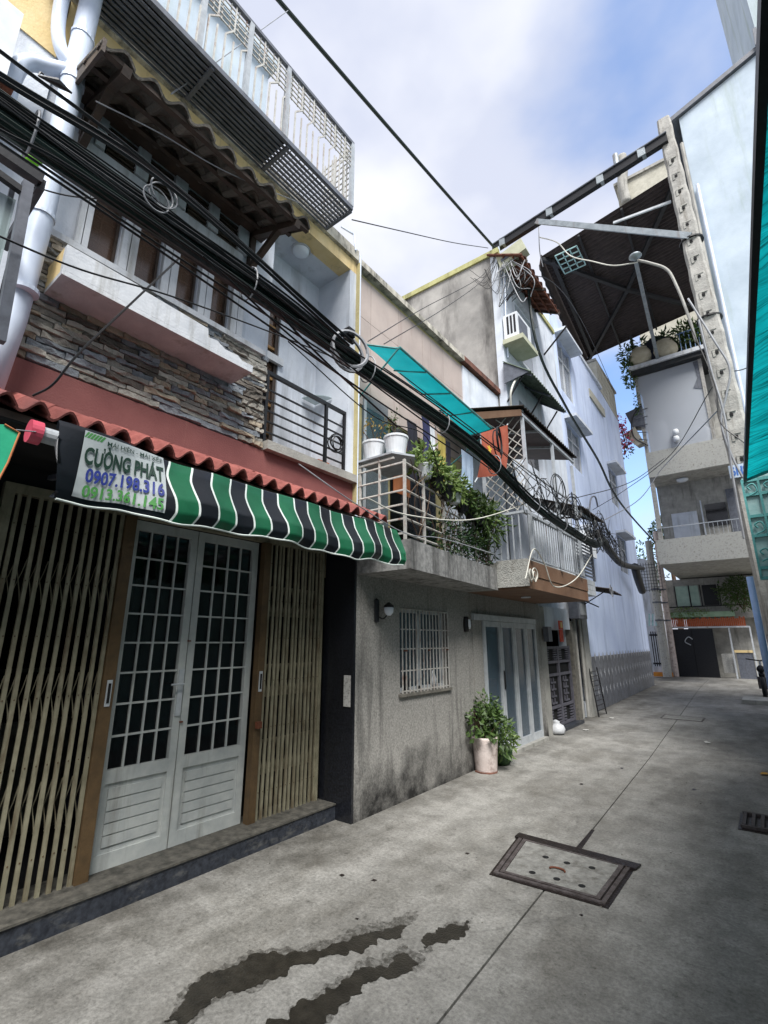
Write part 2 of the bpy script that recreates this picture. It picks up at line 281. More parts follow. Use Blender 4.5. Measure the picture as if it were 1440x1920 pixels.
# ---------------------------------------------------------------- mesh building
WL = {}
def wloc(o):
    v = Vector((0, 0, 0))
    while o is not None: v += o.location; o = o.parent
    return v
class MB:
    def __init__(s): s.v = []; s.f = []; s.m = []; s.cm = 0
    def add(s, vs, fs):
        k = len(s.v); s.v += [tuple(p) for p in vs]; s.f += [tuple(i+k for i in f) for f in fs]; s.m += [s.cm]*len(fs); return s
    def box(s, x0, y0, z0, x1, y1, z1):
        x0, x1 = min(x0, x1), max(x0, x1); y0, y1 = min(y0, y1), max(y0, y1); z0, z1 = min(z0, z1), max(z0, z1)
        return s.add([(x0,y0,z0),(x1,y0,z0),(x1,y1,z0),(x0,y1,z0),(x0,y0,z1),(x1,y0,z1),(x1,y1,z1),(x0,y1,z1)],
                     [(0,3,2,1),(4,5,6,7),(0,1,5,4),(1,2,6,5),(2,3,7,6),(3,0,4,7)])
    def bar(s, p, q, w, h=None, ref=(0, 0, 1)):
        p = Vector(p); q = Vector(q); d = (q-p).normalized(); h = h or w; ref = Vector(ref)
        if abs(d.dot(ref)) > .97: ref = Vector((1, 0, 0))
        a = d.cross(ref).normalized()*w/2; b = d.cross(a).normalized()*h/2
        vs = [p-a-b, p+a-b, p+a+b, p-a+b, q-a-b, q+a-b, q+a+b, q-a+b]
        return s.add(vs, [(0,3,2,1),(4,5,6,7),(0,1,5,4),(1,2,6,5),(2,3,7,6),(3,0,4,7)])
    def tube(s, pts, r, n=6, cap=True):
        pts = [Vector(p) for p in pts]; rs = r if isinstance(r, (list, tuple)) else [r]*len(pts); vs = []; fs = []
        prev = None
        for i, p in enumerate(pts):
            d = (pts[min(i+1, len(pts)-1)]-pts[max(i-1, 0)]).normalized()
            if prev is None:
                ref = Vector((0, 0, 1)) if abs(d.z) < .9 else Vector((1, 0, 0)); a = d.cross(ref).normalized()
            else: a = (prev-d*prev.dot(d)).normalized()
            prev = a; b = d.cross(a)
            for k in range(n):
                t = 2*math.pi*k/n; vs.append(p+a*math.cos(t)*rs[i]+b*math.sin(t)*rs[i])
        for i in range(len(pts)-1):
            for k in range(n): fs.append((i*n+k, i*n+(k+1) % n, (i+1)*n+(k+1) % n, (i+1)*n+k))
        if cap: fs.append(tuple(range(n-1, -1, -1))); fs.append(tuple((len(pts)-1)*n+k for k in range(n)))
        return s.add(vs, fs)
    def lathe(s, c, prof, n=20):
        vs = []; fs = []; c = Vector(c)
        for r, z in prof:
            for k in range(n): t = 2*math.pi*k/n; vs.append(c+Vector((r*math.cos(t), r*math.sin(t), z)))
        for i in range(len(prof)-1):
            for k in range(n): fs.append((i*n+k, i*n+(k+1) % n, (i+1)*n+(k+1) % n, (i+1)*n+k))
        fs.append(tuple(range(n-1, -1, -1))); fs.append(tuple((len(prof)-1)*n+k for k in range(n)))
        return s.add(vs, fs)
    def slab(s, poly, off):        # polygon extruded by vector off
        n = len(poly); off = Vector(off); a = [Vector(p) for p in poly]; b = [p+off for p in a]
        fs = [tuple(range(n)), tuple(range(2*n-1, n-1, -1))]+[(i, i+n, (i+1) % n+n, (i+1) % n) for i in range(n)]
        return s.add(a+b, fs)
    def build(s, name, m, parent=None, label=None, cat=None, group=None, kind=None, smooth=False, loc=None):
        me = bpy.data.meshes.new(name)
        base = wloc(parent) if parent is not None else (Vector(loc) if loc is not None else Vector((0, 0, 0)))
        if loc is None and parent is None and s.v:
            xs = [v[0] for v in s.v]; ys = [v[1] for v in s.v]; zs = [v[2] for v in s.v]
            base = Vector(((min(xs)+max(xs))/2, (min(ys)+max(ys))/2, min(zs)))
        me.from_pydata([(v[0]-base.x, v[1]-base.y, v[2]-base.z) for v in s.v], [], s.f)
        ms = m if isinstance(m, list) else [m]
        for k in ms: me.materials.append(M[k] if isinstance(k, str) else k)
        if len(ms) > 1: me.polygons.foreach_set('material_index', s.m)
        bm = bmesh.new(); bm.from_mesh(me); bmesh.ops.recalc_face_normals(bm, faces=bm.faces); bm.to_mesh(me); bm.free()
        if smooth:
            for p in me.polygons: p.use_smooth = True
        o = bpy.data.objects.new(name, me); COL.objects.link(o)
        if parent is not None: o.parent = parent
        else: o.location = base
        meta(o, label, cat, group, kind); return o
def meta(o, label=None, cat=None, group=None, kind=None):
    if label: o['label'] = label
    if cat: o['category'] = cat
    if group: o['group'] = group
    if kind: o['kind'] = kind
    return o
def thing(name, loc, label, cat, group=None):
    o = bpy.data.objects.new(name, None); o.empty_display_size = .1; COL.objects.link(o); o.location = loc; return meta(o, label, cat, group)
def put(me, name, loc, parent, rot=(0, 0, 0), scale=(1, 1, 1)):   # one more piece sharing mesh data; loc in world
    o = bpy.data.objects.new(name, me); COL.objects.link(o); o.parent = parent
    o.location = Vector(loc)-wloc(parent); o.rotation_euler = rot; o.scale = scale; return o
def copy_tree(o, parent=None):
    c = o.copy(); COL.objects.link(c); c.parent = parent
    for ch in list(o.children): copy_tree(ch, c)
    return c
def mesh_only(mb, name, m, smooth=False):
    o = mb.build(name, m, None, loc=(0, 0, 0), smooth=smooth); me = o.data; bpy.data.objects.remove(o); return me
def holed(mb, x0, x1, y0, y1, z0, z1, holes):      # wall in a plane x = const, with rectangular openings (y0,y1,z0,z1)
    ys = sorted({y0, y1, *[h[0] for h in holes], *[h[1] for h in holes]}); zs = sorted({z0, z1, *[h[2] for h in holes], *[h[3] for h in holes]})
    for i in range(len(ys)-1):
        run = None
        for j in range(len(zs)-1):
            cy = (ys[i]+ys[i+1])/2; cz = (zs[j]+zs[j+1])/2
            solid = not any(h[0] < cy < h[1] and h[2] < cz < h[3] for h in holes)
            if solid and run is None: run = zs[j]
            if not solid and run is not None: mb.box(x0, ys[i], run, x1, ys[i+1], zs[j]); run = None
        if run is not None: mb.box(x0, ys[i], run, x1, ys[i+1], zs[-1])
    return mb
def bez(p0, p1, sag=0, n=16, jit=0):
    p0 = Vector(p0); p1 = Vector(p1); out = []
    for i in range(n+1):
        t = i/n; p = p0.lerp(p1, t); p.z -= sag*4*t*(1-t)
        if jit and 0 < i < n: p += Vector((random.uniform(-jit, jit), random.uniform(-jit, jit), random.uniform(-jit, jit)))
        out.append(p)
    return out
def spline(pts, n=8):
    pts = [Vector(p) for p in pts]; out = []
    P = [pts[0]*2-pts[1]]+pts+[pts[-1]*2-pts[-2]]
    for i in range(1, len(P)-2):
        for k in range(n):
            t = k/n; a, b, c, d = P[i-1], P[i], P[i+1], P[i+2]
            out.append(.5*((2*b)+(c-a)*t+(2*a-5*b+4*c-d)*t*t+(3*b-a-3*c+d)*t**3))
    out.append(pts[-1]); return out
def leaves(mb, c, rad, n, size, hollow=.35, droop=.3, aspect=.45):
    c = Vector(c)
    for _ in range(n):
        while True:
            p = Vector((random.uniform(-1, 1), random.uniform(-1, 1), random.uniform(-1, 1)))
            if hollow < p.length < 1: break
        k = mnoise.noise(p*2.3+c*3)
        if k < -.22: continue
        q = c+Vector((p.x*rad[0], p.y*rad[1], p.z*rad[2]))*(1+.35*k)
        d = (p+Vector((random.gauss(0, .6), random.gauss(0, .6), random.gauss(0, .5)-droop))).normalized()
        sd = d.cross(Vector((random.gauss(0, .5), random.gauss(0, .5), 1))).normalized()
        L = size*random.uniform(.6, 1.3); W = L*aspect; u = d.cross(sd)*L*.18
        mb.add([q, q+d*L*.5+sd*W/2+u, q+d*L, q+d*L*.5-sd*W/2+u], [(0, 1, 2), (0, 2, 3)])
    return mb

# ================================================================= SETTING: ground
g = MB().add([(-200, -200, -.05), (200, -200, -.05), (200, 400, -.05), (-200, 400, -.05)], [(0, 1, 2, 3)]).build('ground', 'far_ground', kind='structure')
def jx(y):
    P = [(-30, -.2), (2.06, -1.31), (7.8, -1.5), (20, -2.06), (40, -2.6)]
    for (a, xa), (b, xb) in zip(P, P[1:]):
        if a <= y <= b: return xa+(xb-xa)*(y-a)/(b-a)
al = thing('alley_pavement', (-1.5, 0, 0), None, None); al['kind'] = 'structure'
ys = [-20, 2.06, 7.8, 20, 27]
L_ = MB(); R_ = MB()
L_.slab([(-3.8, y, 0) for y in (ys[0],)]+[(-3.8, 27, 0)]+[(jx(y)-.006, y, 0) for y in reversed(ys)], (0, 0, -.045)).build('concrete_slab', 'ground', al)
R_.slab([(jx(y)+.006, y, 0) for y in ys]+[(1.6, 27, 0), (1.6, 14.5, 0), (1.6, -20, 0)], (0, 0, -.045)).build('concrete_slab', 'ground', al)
MB().box(1.61, 14.5, -.045, 30, 27, -.004).build('concrete_slab', 'ground', al)
# damp stains lying on the slab (own outline)
def stain(pts, m='wet', z=.0035, rough=.035, name='water_stain'):
    P = [AZ(*p, z) for p in pts]; n = len(P); out = []
    for i in range(n):
        a, b = P[i], P[(i+1) % n]; k = max(2, int((b-a).length/.01))
        for j in range(k):
            q = a.lerp(b, j/k); d = (b-a).normalized(); nn = Vector((-d.y, d.x, 0))
            out.append(q+nn*(mnoise.noise(q*7)*rough*1.6+mnoise.noise(q*22)*rough*1.1+mnoise.noise(q*60)*rough*.5))
    c = len(out)
    from mathutils.geometry import tessellate_polygon
    tri = tessellate_polygon([out])
    mb = MB(); mb.v = [tuple(p) for p in out]; mb.f = [tuple(t) for t in tri]; mb.m = [0]*len(mb.f)
    return mb.build(name, m, al)
def damp_mat():
    m = bpy.data.materials.new('damp'); m.use_nodes = True; t = m.node_tree; b = t.nodes['Principled BSDF']; b.inputs['Base Color'].default_value = lin('3f3c36'); b.inputs['Roughness'].default_value = .5
    g_ = N(t, 'ShaderNodeNewGeometry'); n = N(t, 'ShaderNodeTexNoise'); n.inputs['Scale'].default_value = 26; n.inputs['Detail'].default_value = 8; n.inputs['Roughness'].default_value = .8; t.links.new(g_.outputs['Position'], n.inputs[0])
    q = N(t, 'ShaderNodeMapRange'); q.inputs[1].default_value = .42; q.inputs[2].default_value = .6; q.inputs[3].default_value = .05; q.inputs[4].default_value = .6; t.links.new(n.outputs[0], q.inputs[0])
    tr = N(t, 'ShaderNodeBsdfTransparent'); ms = N(t, 'ShaderNodeMixShader'); t.links.new(q.outputs[0], ms.inputs[0]); t.links.new(tr.outputs[0], ms.inputs[1]); t.links.new(b.outputs[0], ms.inputs[2]); t.links.new(ms.outputs[0], t.nodes['Material Output'].inputs[0]); return m
M['damp'] = damp_mat()
_stain = stain
def grow(pts, k):
    cx = sum(p[0] for p in pts)/len(pts); cy = sum(p[1] for p in pts)/len(pts); return [(cx+(x-cx)*(1+k*.35)+0, cy+(y-cy)*(1+k)+0) for x, y in pts]
def wetpatch(pts): _stain(grow(pts, .22), 'damp', z=.002, rough=.03); _stain(grow(pts, -.08), 'wet')
wetpatch([(295, 1925), (360, 1840), (470, 1790), (590, 1780), (700, 1742), (770, 1728), (745, 1752), (640, 1790), (560, 1812), (470, 1855), (400, 1872), (330, 1935)])
wetpatch([(470, 1950), (560, 1880), (680, 1815), (745, 1790), (782, 1800), (770, 1832), (690, 1835), (650, 1880), (600, 1915), (560, 1960)])
wetpatch([(785, 1778), (800, 1757), (850, 1728), (885, 1724), (880, 1742), (830, 1768), (800, 1783)])
for p in [(668, 1722), (1090, 1470), (700, 1650), (1090, 1715), (875, 1600), (1300, 1480), (1165, 1440), (640, 1640), (1380, 1400)]:
    a = random.uniform(3, 7); stain([(p[0]-a, p[1]), (p[0], p[1]-a*.4), (p[0]+a*1.2, p[1]), (p[0]+2, p[1]+a*.45)], 'wet_dark', rough=.01, name='dark_spot')
# litter
for i, (px, py, m, nm, lb) in enumerate([(1327, 1393, 'paper', 'paper_scrap', 'small white paper scrap lying on the bare concrete right of the long joint'), (1098, 1369, 'paper', 'paper_scrap', 'flat pale scrap lying near the foot of the dark carved gate'),
                         (1432, 1452, 'dry_leaf', 'fallen_leaf', 'orange yellow dry leaf lying at the right edge of the alley'), (1147, 1347, 'paper', 'paper_scrap', 'thin pale scrap lying on a faint square patch near the blue wall')]):
    p = AZ(px, py, .006); mb = MB(); s = .05
    vs = [(p.x+s*math.cos(t)*random.uniform(.6, 1.2), p.y+s*1.2*math.sin(t)*random.uniform(.6, 1.2), .006+random.uniform(0, .015)) for t in [k*math.pi/3 for k in range(6)]]
    mb.slab(vs, (0, 0, .004)).build(nm, m, None, lb, 'litter' if m == 'paper' else 'leaf')

# grit and dirt gathered on the slab
mb = MB()
for k in range(900):
    y = random.uniform(1.2, 14)**1.0; x = random.choice([random.uniform(-3.15, -2.7), random.uniform(-3.1, .15), random.uniform(-3.1, .15)])
    s_ = random.uniform(.002, .007)*(1.5 if random.random() < .1 else 1); a_ = random.uniform(0, 3)
    mb.add([(x+s_*math.cos(a_), y+s_*math.sin(a_), .001), (x+s_*math.cos(a_+2), y+s_*math.sin(a_+2), .001), (x+s_*math.cos(a_+4), y+s_*math.sin(a_+4), .001), (x, y, s_*.8)], [(0, 1, 3), (1, 2, 3), (2, 0, 3)])
mb.build('grit', 'dusty_stone', None, kind='stuff')
# manholes and grate
mh = thing('manhole_cover', (-1.37, 3.75, 0), 'rectangular concrete manhole cover in a dark iron frame with six holes, nearest the camera', 'manhole')
c4 = [AZ(925, 1640, 0), AZ(975, 1572, 0), AZ(1185, 1627, 0), AZ(1135, 1700, 0)]
cen = sum(c4, Vector())/4
def ringpoly(k): return [cen+(p-cen)*k for p in c4]
def frame_ring(ko, ki, z, h, nm, m, par):
    o_ = ringpoly(ko); i_ = ringpoly(ki)
    for k in range(4):
        a, b, c, d = o_[k], o_[(k+1) % 4], i_[(k+1) % 4], i_[k]
        MB().slab([Vector((q.x, q.y, z)) for q in (a, b, c, d)], (0, 0, h)).build(nm, m, par)
MB().slab([Vector((p.x, p.y, .0035)) for p in ringpoly(1.06)], (0, 0, .002)).build('dirt_gap', 'wet_dark', mh)
frame_ring(1.0, .93, .006, .01, 'frame_bar', 'iron', mh)
frame_ring(.90, .83, .006, .012, 'inner_frame_bar', 'iron', mh)
MB().slab([Vector((p.x, p.y, .006)) for p in ringpoly(.82)], (0, 0, .010)).build('cover_slab', 'cover_conc', mh)
a, b = AZ(975, 1572, 0), AZ(1185, 1627, 0)
MB().slab([Vector((a.x-.03, a.y-.03, .008)), Vector((a.x-.03, a.y+.06, .008)), Vector((b.x+.05, b.y+.05, .008)), Vector((b.x+.03, b.y-.05, .008))], (0, 0, .011)).build('mud_strip', 'wet_dark', mh)
for px, py in ((1023, 1607), (1063, 1618), (1110, 1627), (998, 1636), (1044, 1648), (1091, 1661)):
    p = AZ(px, py, .017); MB().lathe(p, [(.022, -.002), (.022, .0012)], 14).build('drain_hole', 'dark_void', mh)
p = AZ(1045, 1632, .02); MB().tube([p+Vector((.05*math.cos(t), .03*math.sin(t), .004)) for t in [k*.4 for k in range(9)]], .006, 6).build('lift_ring', 'rust', mh)
a = AZ(1085, 1592, .0); b = AZ(1112, 1557, .0)
MB().slab([a+Vector((-.02, 0, .004)), b+Vector((-.012, 0, .004)), b+Vector((.012, 0, .004)), a+Vector((.02, 0, .004))], (0, 0, .002)).build('joint_crack', 'wet_dark', al)
c4 = [AZ(1245, 1348, 0), AZ(1253, 1344, 0), AZ(1316, 1348, 0), AZ(1313, 1354, 0)]; c4 = [Vector((-1.98, 11.75, 0)), Vector((-2.0, 12.35, 0)), Vector((-1.25, 12.3, 0)), Vector((-1.25, 11.7, 0))]; cen = sum(c4, Vector())/4
mh2 = thing('manhole_cover', cen, 'flush rectangular manhole cover further down the alley beyond the paper scrap', 'manhole')
frame_ring(1.0, .93, .001, .006, 'frame_bar', 'iron', mh2)
MB().slab([Vector((p.x, p.y, .001)) for p in ringpoly(.92)], (0, 0, .005)).build('cover_slab', 'cover_conc', mh2)
gr = thing('drain_grate', (-.3, 5.6, 0), 'rusty iron drain grate set in a shallow pit at the right side of the alley', 'drain grate')
ga = AZ(1393, 1530, 0); 
MB().box(ga.x-.02, ga.y-.42, .002, ga.x+.55, ga.y+.08, .006).build('pit_floor', 'wet_dark', gr)
for k in range(2): MB().box(ga.x, ga.y-.38+.4*k, .008, ga.x+.5, ga.y-.35+.4*k, .03).build('grate_frame', 'iron', gr)
for k in range(8): MB().box(ga.x+.01+.062*k, ga.y-.35, .008, ga.x+.035+.062*k, ga.y+.02, .032).build('grate_bar', 'iron', gr)

# ================================================================= HOUSE 1 : stone-faced house
h1 = thing('stone_faced_house', (-3.3, 2.0, 0), 'house with ledgestone panel, red band, tiled eaves and olive folding gates at street level', 'house')
GX = -3.45
mb = MB()
holed(mb, -3.62, -3.46, .5, 3.5, 0, 2.55, [(.74, 3.46, .10, 2.42)])
mb.box(-6, .5, 0, -3.62, .62, 2.55); mb.box(-6, 3.38, 0, -3.62, 3.5, 2.55); mb.box(-6.1, .5, 0, -6, 3.5, 2.55)
mb.box(-6, .62, 0, -3.62, 3.38, .10)
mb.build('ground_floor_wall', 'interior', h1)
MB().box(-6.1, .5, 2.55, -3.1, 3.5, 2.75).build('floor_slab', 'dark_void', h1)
MB().box(-3.7, .5, 2.751, -3.1, 3.52, 3.05).build('red_band', 'red_band', h1)
win = [(.86, 1.05, 3.96, 4.52), (1.16, 1.34, 3.96, 4.52), (1.46, 1.64, 3.96, 4.52), (1.75, 1.93, 3.96, 4.52), (.86, 1.35, 4.76, 5.02), (1.47, 1.96, 4.76, 5.02)]
mb = MB(); holed(mb, -3.28, -3.12, .5, 2.35, 3.051, 5.25, win)
mb.box(-3.6, 2.2, 3.051, -3.281, 2.349, 5.6)                                  # side wall of the recess
mb.box(-3.6, 3.4, 3.051, -3.1, 3.5, 5.6)                                       # pier at the party wall
mb.build('upper_wall', 'white_wall', h1)
mb = MB(); holed(mb, -3.7, -3.6, 2.2, 3.5, 3.051, 5.6, [(2.5, 2.86, 3.14, 4.95)]); mb.build('recess_wall', 'white_wall', h1)
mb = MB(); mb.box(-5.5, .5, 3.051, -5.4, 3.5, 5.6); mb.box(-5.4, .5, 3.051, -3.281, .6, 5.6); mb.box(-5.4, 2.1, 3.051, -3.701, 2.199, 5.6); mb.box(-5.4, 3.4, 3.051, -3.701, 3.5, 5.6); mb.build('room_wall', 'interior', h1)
mb = MB(); mb.box(-3.28, .5, 5.251, -3.1, 2.36, 5.62); mb.box(-3.28, 2.36, 5.6, -3.1, 3.5, 5.76); mb.box(-3.28, .5, 5.62, -3.1, 2.36, 5.76); mb.build('cream_beam', 'cream', h1)
MB().box(-5.5, .5, 5.601, -3.281, 3.5, 5.75).build('ceiling_slab', 'white_wall', h1)
mb = MB(); mb.box(-5.5, .5, 5.762, -3.06, 3.5, 5.9); mb.build('parapet', 'mouldy', h1)
mb = MB(); mb.box(-3.6, 2.36, 3.052, -3.04, 3.5, 3.13); mb.build('balcony_sill', 'conc', h1)
MB().box(-3.119, .55, 4.52, -3.09, 2.0, 4.755).build('lintel', 'white_paint', h1)
# frames / shutters between the lights
for i, (a, b) in enumerate([(.78, .86), (1.05, 1.16), (1.34, 1.46), (1.64, 1.75), (1.93, 2.05)]):
    for k in range(2):
        w = (b-a)/2; MB().box(-3.12, a+w*k+.003, 3.95, -3.075, a+w*(k+1)-.003, 4.515).build('shutter_board', 'white_paint', h1)
    MB().box(-3.12, a+.01, 4.77, -3.08, b-.01, 5.03).build('transom_post', 'white_paint', h1)
MB().box(-3.13, .76, 5.03, -3.08, 2.07, 5.09).build('transom_head', 'white_paint', h1)
MB().box(-3.16, .6, 3.90, -3.07, 2.3, 3.945).build('window_sill', 'white_paint', h1)
for (a, b, c, d) in win:
    tr = c > 4.6
    wd = MB().box(-3.13 if tr else -3.2, a, c, -3.125 if tr else -3.195, b, d).build('window_pane', 'glass_dark' if tr else 'glass_brown', h1)
    if not tr:
        MB().box(-3.17, a+.005, c, -3.15, a+.02, d).build('window_frame', 'brown_wood', wd); MB().box(-3.17, b-.02, c, -3.15, b-.005, d).build('window_frame', 'brown_wood', wd)
        MB().box(-3.23, (a+b)/2-.006, c, -3.215, (a+b)/2+.006, d).build('grille_bar', 'grille_wood', wd)
        for k in range(1, 6): MB().box(-3.232, a+.0, c+.095*k, -3.216, b-.0, c+.095*k+.01).build('grille_bar', 'grille_wood', wd)
    else:
        for k in range(7): MB().box(-3.122, a+.01, c+.01+.037*k, -3.105, b-.01, c+.028+.037*k).build('louvre_slat', 'brown_wood', wd)
MB().box(-3.26, 1.44, 3.97, -3.215, 1.7, 4.08).build('red_cloth', 'flag_red', h1)
# ledgestone panel: every stone a piece
stone_me = []
for k in range(14):
    L0 = 1; mb = MB(); n = 5
    top = [random.uniform(-.12, .12) for _ in range(n+1)]; bot = [random.uniform(-.12, .12) for _ in range(n+1)]; dp = [random.uniform(.3, 1) for _ in range(n+1)]
    vs = []; fs = []
    for i in range(n+1):
        y = -.5+i/n; vs += [(0, y, -.5+bot[i]*.6), (dp[i], y, -.42+bot[i]), (dp[(i*2+1) % (n+1)]*.9, y, .42+top[i]), (0, y, .5+top[i]*.6)]
    for i in range(n):
        a = i*4; b = a+4; fs += [(a, a+1, b+1, b), (a+1, a+2, b+2, b+1), (a+2, a+3, b+3, b+2)]
    fs += [(0, 3, 2, 1), (n*4, n*4+1, n*4+2, n*4+3)]
    mb.add(vs, fs)
    for mk in ('stone', 'stone_blue', 'stone_tan', 'stone_dark'): stone_me.append((mk, mesh_only(mb, 'ledgestone', mk)))
MB().box(-3.125, .5, 3.055, -3.115, 2.35, 3.93).build('mortar_bed', 'dark_void', h1)
by = {}
for mk, me in stone_me: by.setdefault(mk, []).append(me)
z = 3.06; cnt = 0
while z < 3.9:
    hh = random.choice([.028, .032, .036, .042, .048]); y = .52-random.uniform(0, .1)
    while y < 2.345:
        w = random.uniform(.09, .28)
        if z < 3.14 and random.random() < .5: w = random.uniform(.2, .34)
        y0 = max(y, .51); y1 = min(y+w, 2.348)
        if y1-y0 > .03:
            mk = random.choices(['stone', 'stone_blue', 'stone_tan', 'stone_dark'], [5, 4, 2 if z > 3.12 else 5, 1.2])[0]
            put(random.choice(by[mk]), 'ledgestone', (-3.115, (y0+y1)/2, z+hh/2), h1, scale=(random.uniform(.02, .05), y1-y0-.004, hh*.98)); cnt += 1
        y += w
    z += hh
# folding gates
def gate(y0, y1, n, z0=.13, z1=2.36, sy=1):
    g_ = thing('x', (0, 0, 0), None, None); g_.name = 'folding_gate'; g_.parent = h1; g_.location = Vector((GX, y0, z0))-wloc(h1)
    barm = MB().box(-.008, -.011, 0, .008, .011, z1-z0); bme = mesh_only(barm, 'gate_bar', 'olive_steel')
    step = (y1-y0)/n
    for i in range(n+1): put(bme, 'gate_bar', (GX+.01, y0+i*step+random.uniform(-.004, .004), z0), g_, rot=(R(random.gauss(0, .12)), R(random.gauss(0, .1)), R(random.gauss(0, 4))))
    # scissor links, in three bands
    for zc in (.45, 1.05, 1.72):
        hl = .14
        for sgn in (1, -1):
            mb = MB(); pts = [(-.004, 0, -hl*sgn*.95), (-.004, step*.22, -hl*sgn*.45), (-.004, step*.5, 0), (-.004, step*.78, hl*sgn*.45), (-.004, step, hl*sgn*.95)]
            for a, b in zip(pts, pts[1:]): mb.bar(a, b, .004, .009, ref=(1, 0, 0))
            me = mesh_only(mb, 'scissor_link', 'olive_steel')
            for i in range(n): put(me, 'scissor_link', (GX-.014-.005*sgn, y0+i*step, z0+zc), g_)
    rv = MB()
    for i in range(n+1):
        for zc in (.2, .68, 1.05, 1.4, 1.72, 2.05): rv.lathe((GX+.018, y0+i*step, z0+zc), [(.004, -.004), (.004, .004)], 6)
    r = rv.build('rivets', 'brown_post', g_); r['kind'] = 'stuff'
    return g_
gate(.86, 1.47, 11); gate(2.80, 3.42, 13)
MB().box(GX-.03, .78, .1, GX+.025, .835, 2.42).build('gate_stile', 'olive_steel', h1); MB().box(GX-.03, 3.43, .1, GX+.03, 3.46, 2.42).build('gate_stile', 'olive_steel', h1)
MB().box(GX-.03, .836, 2.36, GX+.025, 3.429, 2.42).build('gate_head_rail', 'olive_steel', h1)
MB().box(GX-.02, .836, .101, GX+.02, 3.429, .125).build('gate_floor_rail', 'olive_steel', h1)
MB().box(GX-.02, 1.485, .13, GX+.04, 1.56, 2.355).build('gate_post', 'brown_post', h1); MB().box(GX-.02, 2.70, .13, GX+.04, 2.77, 2.355).build('gate_post', 'brown_post', h1)
for yy in (1.525, 2.735):
    hd = MB(); hd.lathe((0, 0, 0), [(.0, 0)], 3) if False else None
    MB().box(GX+.041, yy-.016, 1.10, GX+.046, yy+.016, 1.26).build('pull_plate', 'alu', h1); MB().box(GX+.047, yy-.008, 1.12, GX+.05, yy+.008, 1.24).build('pull_slot', 'dark_void', h1)
MB().box(GX+.042, 2.71, .82, GX+.075, 2.755, .87).build('padlock', 'rust', h1)
# leaf doors
def leaf(y0, y1, cols, hand):
    X0 = GX-.06; d = thing('x', (0, 0, 0), None, None); d.name = 'door_leaf'; d.parent = h1; d.location = Vector((X0, y0, .13))-wloc(h1)
    st = .055
    zb, zg, zt = .13, .70, 2.355
    MB().box(X0-.02, y0, zb, X0+.02, y0+st, zt).build('stile', 'door_white', d); MB().box(X0-.02, y1-st, zb, X0+.02, y1, zt).build('stile', 'door_white', d)
    for a, b in ((zb, zb+.09), (zg-.08, zg), (zt-.07, zt)): MB().box(X0-.019, y0+st, a, X0+.019, y1-st, b).build('rail', 'door_white', d)
    MB().box(X0-.008, y0+st, zb+.09, X0+.004, y1-st, zg-.08).build('lower_panel', 'door_white', d)
    for k in range(5): 
        zz = zb+.125+.068*k
        MB().box(X0+.004, y0+st+.03, zz, X0+.013, y1-st-.03, zz+.06).build('panel_board', 'door_white', d)
    gy0, gy1, gz0, gz1 = y0+st, y1-st, zg, zt-.07
    for k in range(1, cols): yy = gy0+(gy1-gy0)*k/cols; MB().box(X0-.006, yy-.006, gz0, X0+.010, yy+.006, gz1).build('glazing_bar', 'door_white', d)
    for k in range(1, 8): zz = gz0+(gz1-gz0)*k/8; MB().box(X0-.007, gy0, zz-.006, X0+.009, gy1, zz+.006).build('glazing_bar', 'door_white', d)
    pm = mesh_only(MB().box(-.002, .0, .0, .002, (gy1-gy0)/cols-.012, (gz1-gz0)/8-.012), 'glass_pane', 'glass_dark')
    for i in range(cols):
        for j in range(8): put(pm, 'glass_pane', (X0-.012, gy0+(gy1-gy0)*i/cols+.006, gz0+(gz1-gz0)*j/8+.006), d)
    return d
d1 = leaf(1.565, 2.09, 4, 1); d2 = leaf(2.098, 2.69, 4, -1)
MB().box(GX-.04, 2.045, .98, GX-.03, 2.085, 1.3).build('lock_plate', 'alu', h1)
mb = MB(); mb.tube([(GX-.03, 2.065, 1.2), (GX+.005, 2.065, 1.2), (GX+.008, 1.97, 1.2)], .008, 6); mb.build('door_handle', 'alu', h1)
for zz in (.93, 1.5): MB().lathe((GX-.035, 2.1, zz), [(.014, 0), (.014, .01)], 10).build('latch', 'rust', h1)
# curtain & lamp glimpsed inside
mb = MB()
for k in range(14):
    y0 = 1.7+k*.06; mb.box(-4.3+.03*(k % 2), y0, .3, -4.28+.03*(k % 2), y0+.058, 2.1)
mb.build('inner_curtain', 'cloth_dark', h1)
MB().box(-5.2, 1.0, .1, -4.7, 1.9, .9).build('inside_table', 'dusty_stone', h1)
MB().box(-5.98, .7, 1.2, -5.95, 3.2, 1.24).build('inside_shelf', 'dusty_stone', h1)
# threshold step
st = MB(); st.box(-3.45, .2, 0, -3.235, 3.5, .118); st.build('step', 'granite_edge', h1)
MB().box(-3.62, .2, .1185, -3.225, 3.5, .13).build('step_top', 'step_stone', h1)
# dark granite return wall
MB().box(-3.44, 3.503, 0, -3.052, 3.53, 2.55).build('granite_return', 'granite', h1)
MB().box(-3.16, 3.495, .93, -3.06-.02, 3.502, 1.2).build('notice', 'paper', None, 'two small weathered paper notices pasted on the dark granite return wall', 'notice')
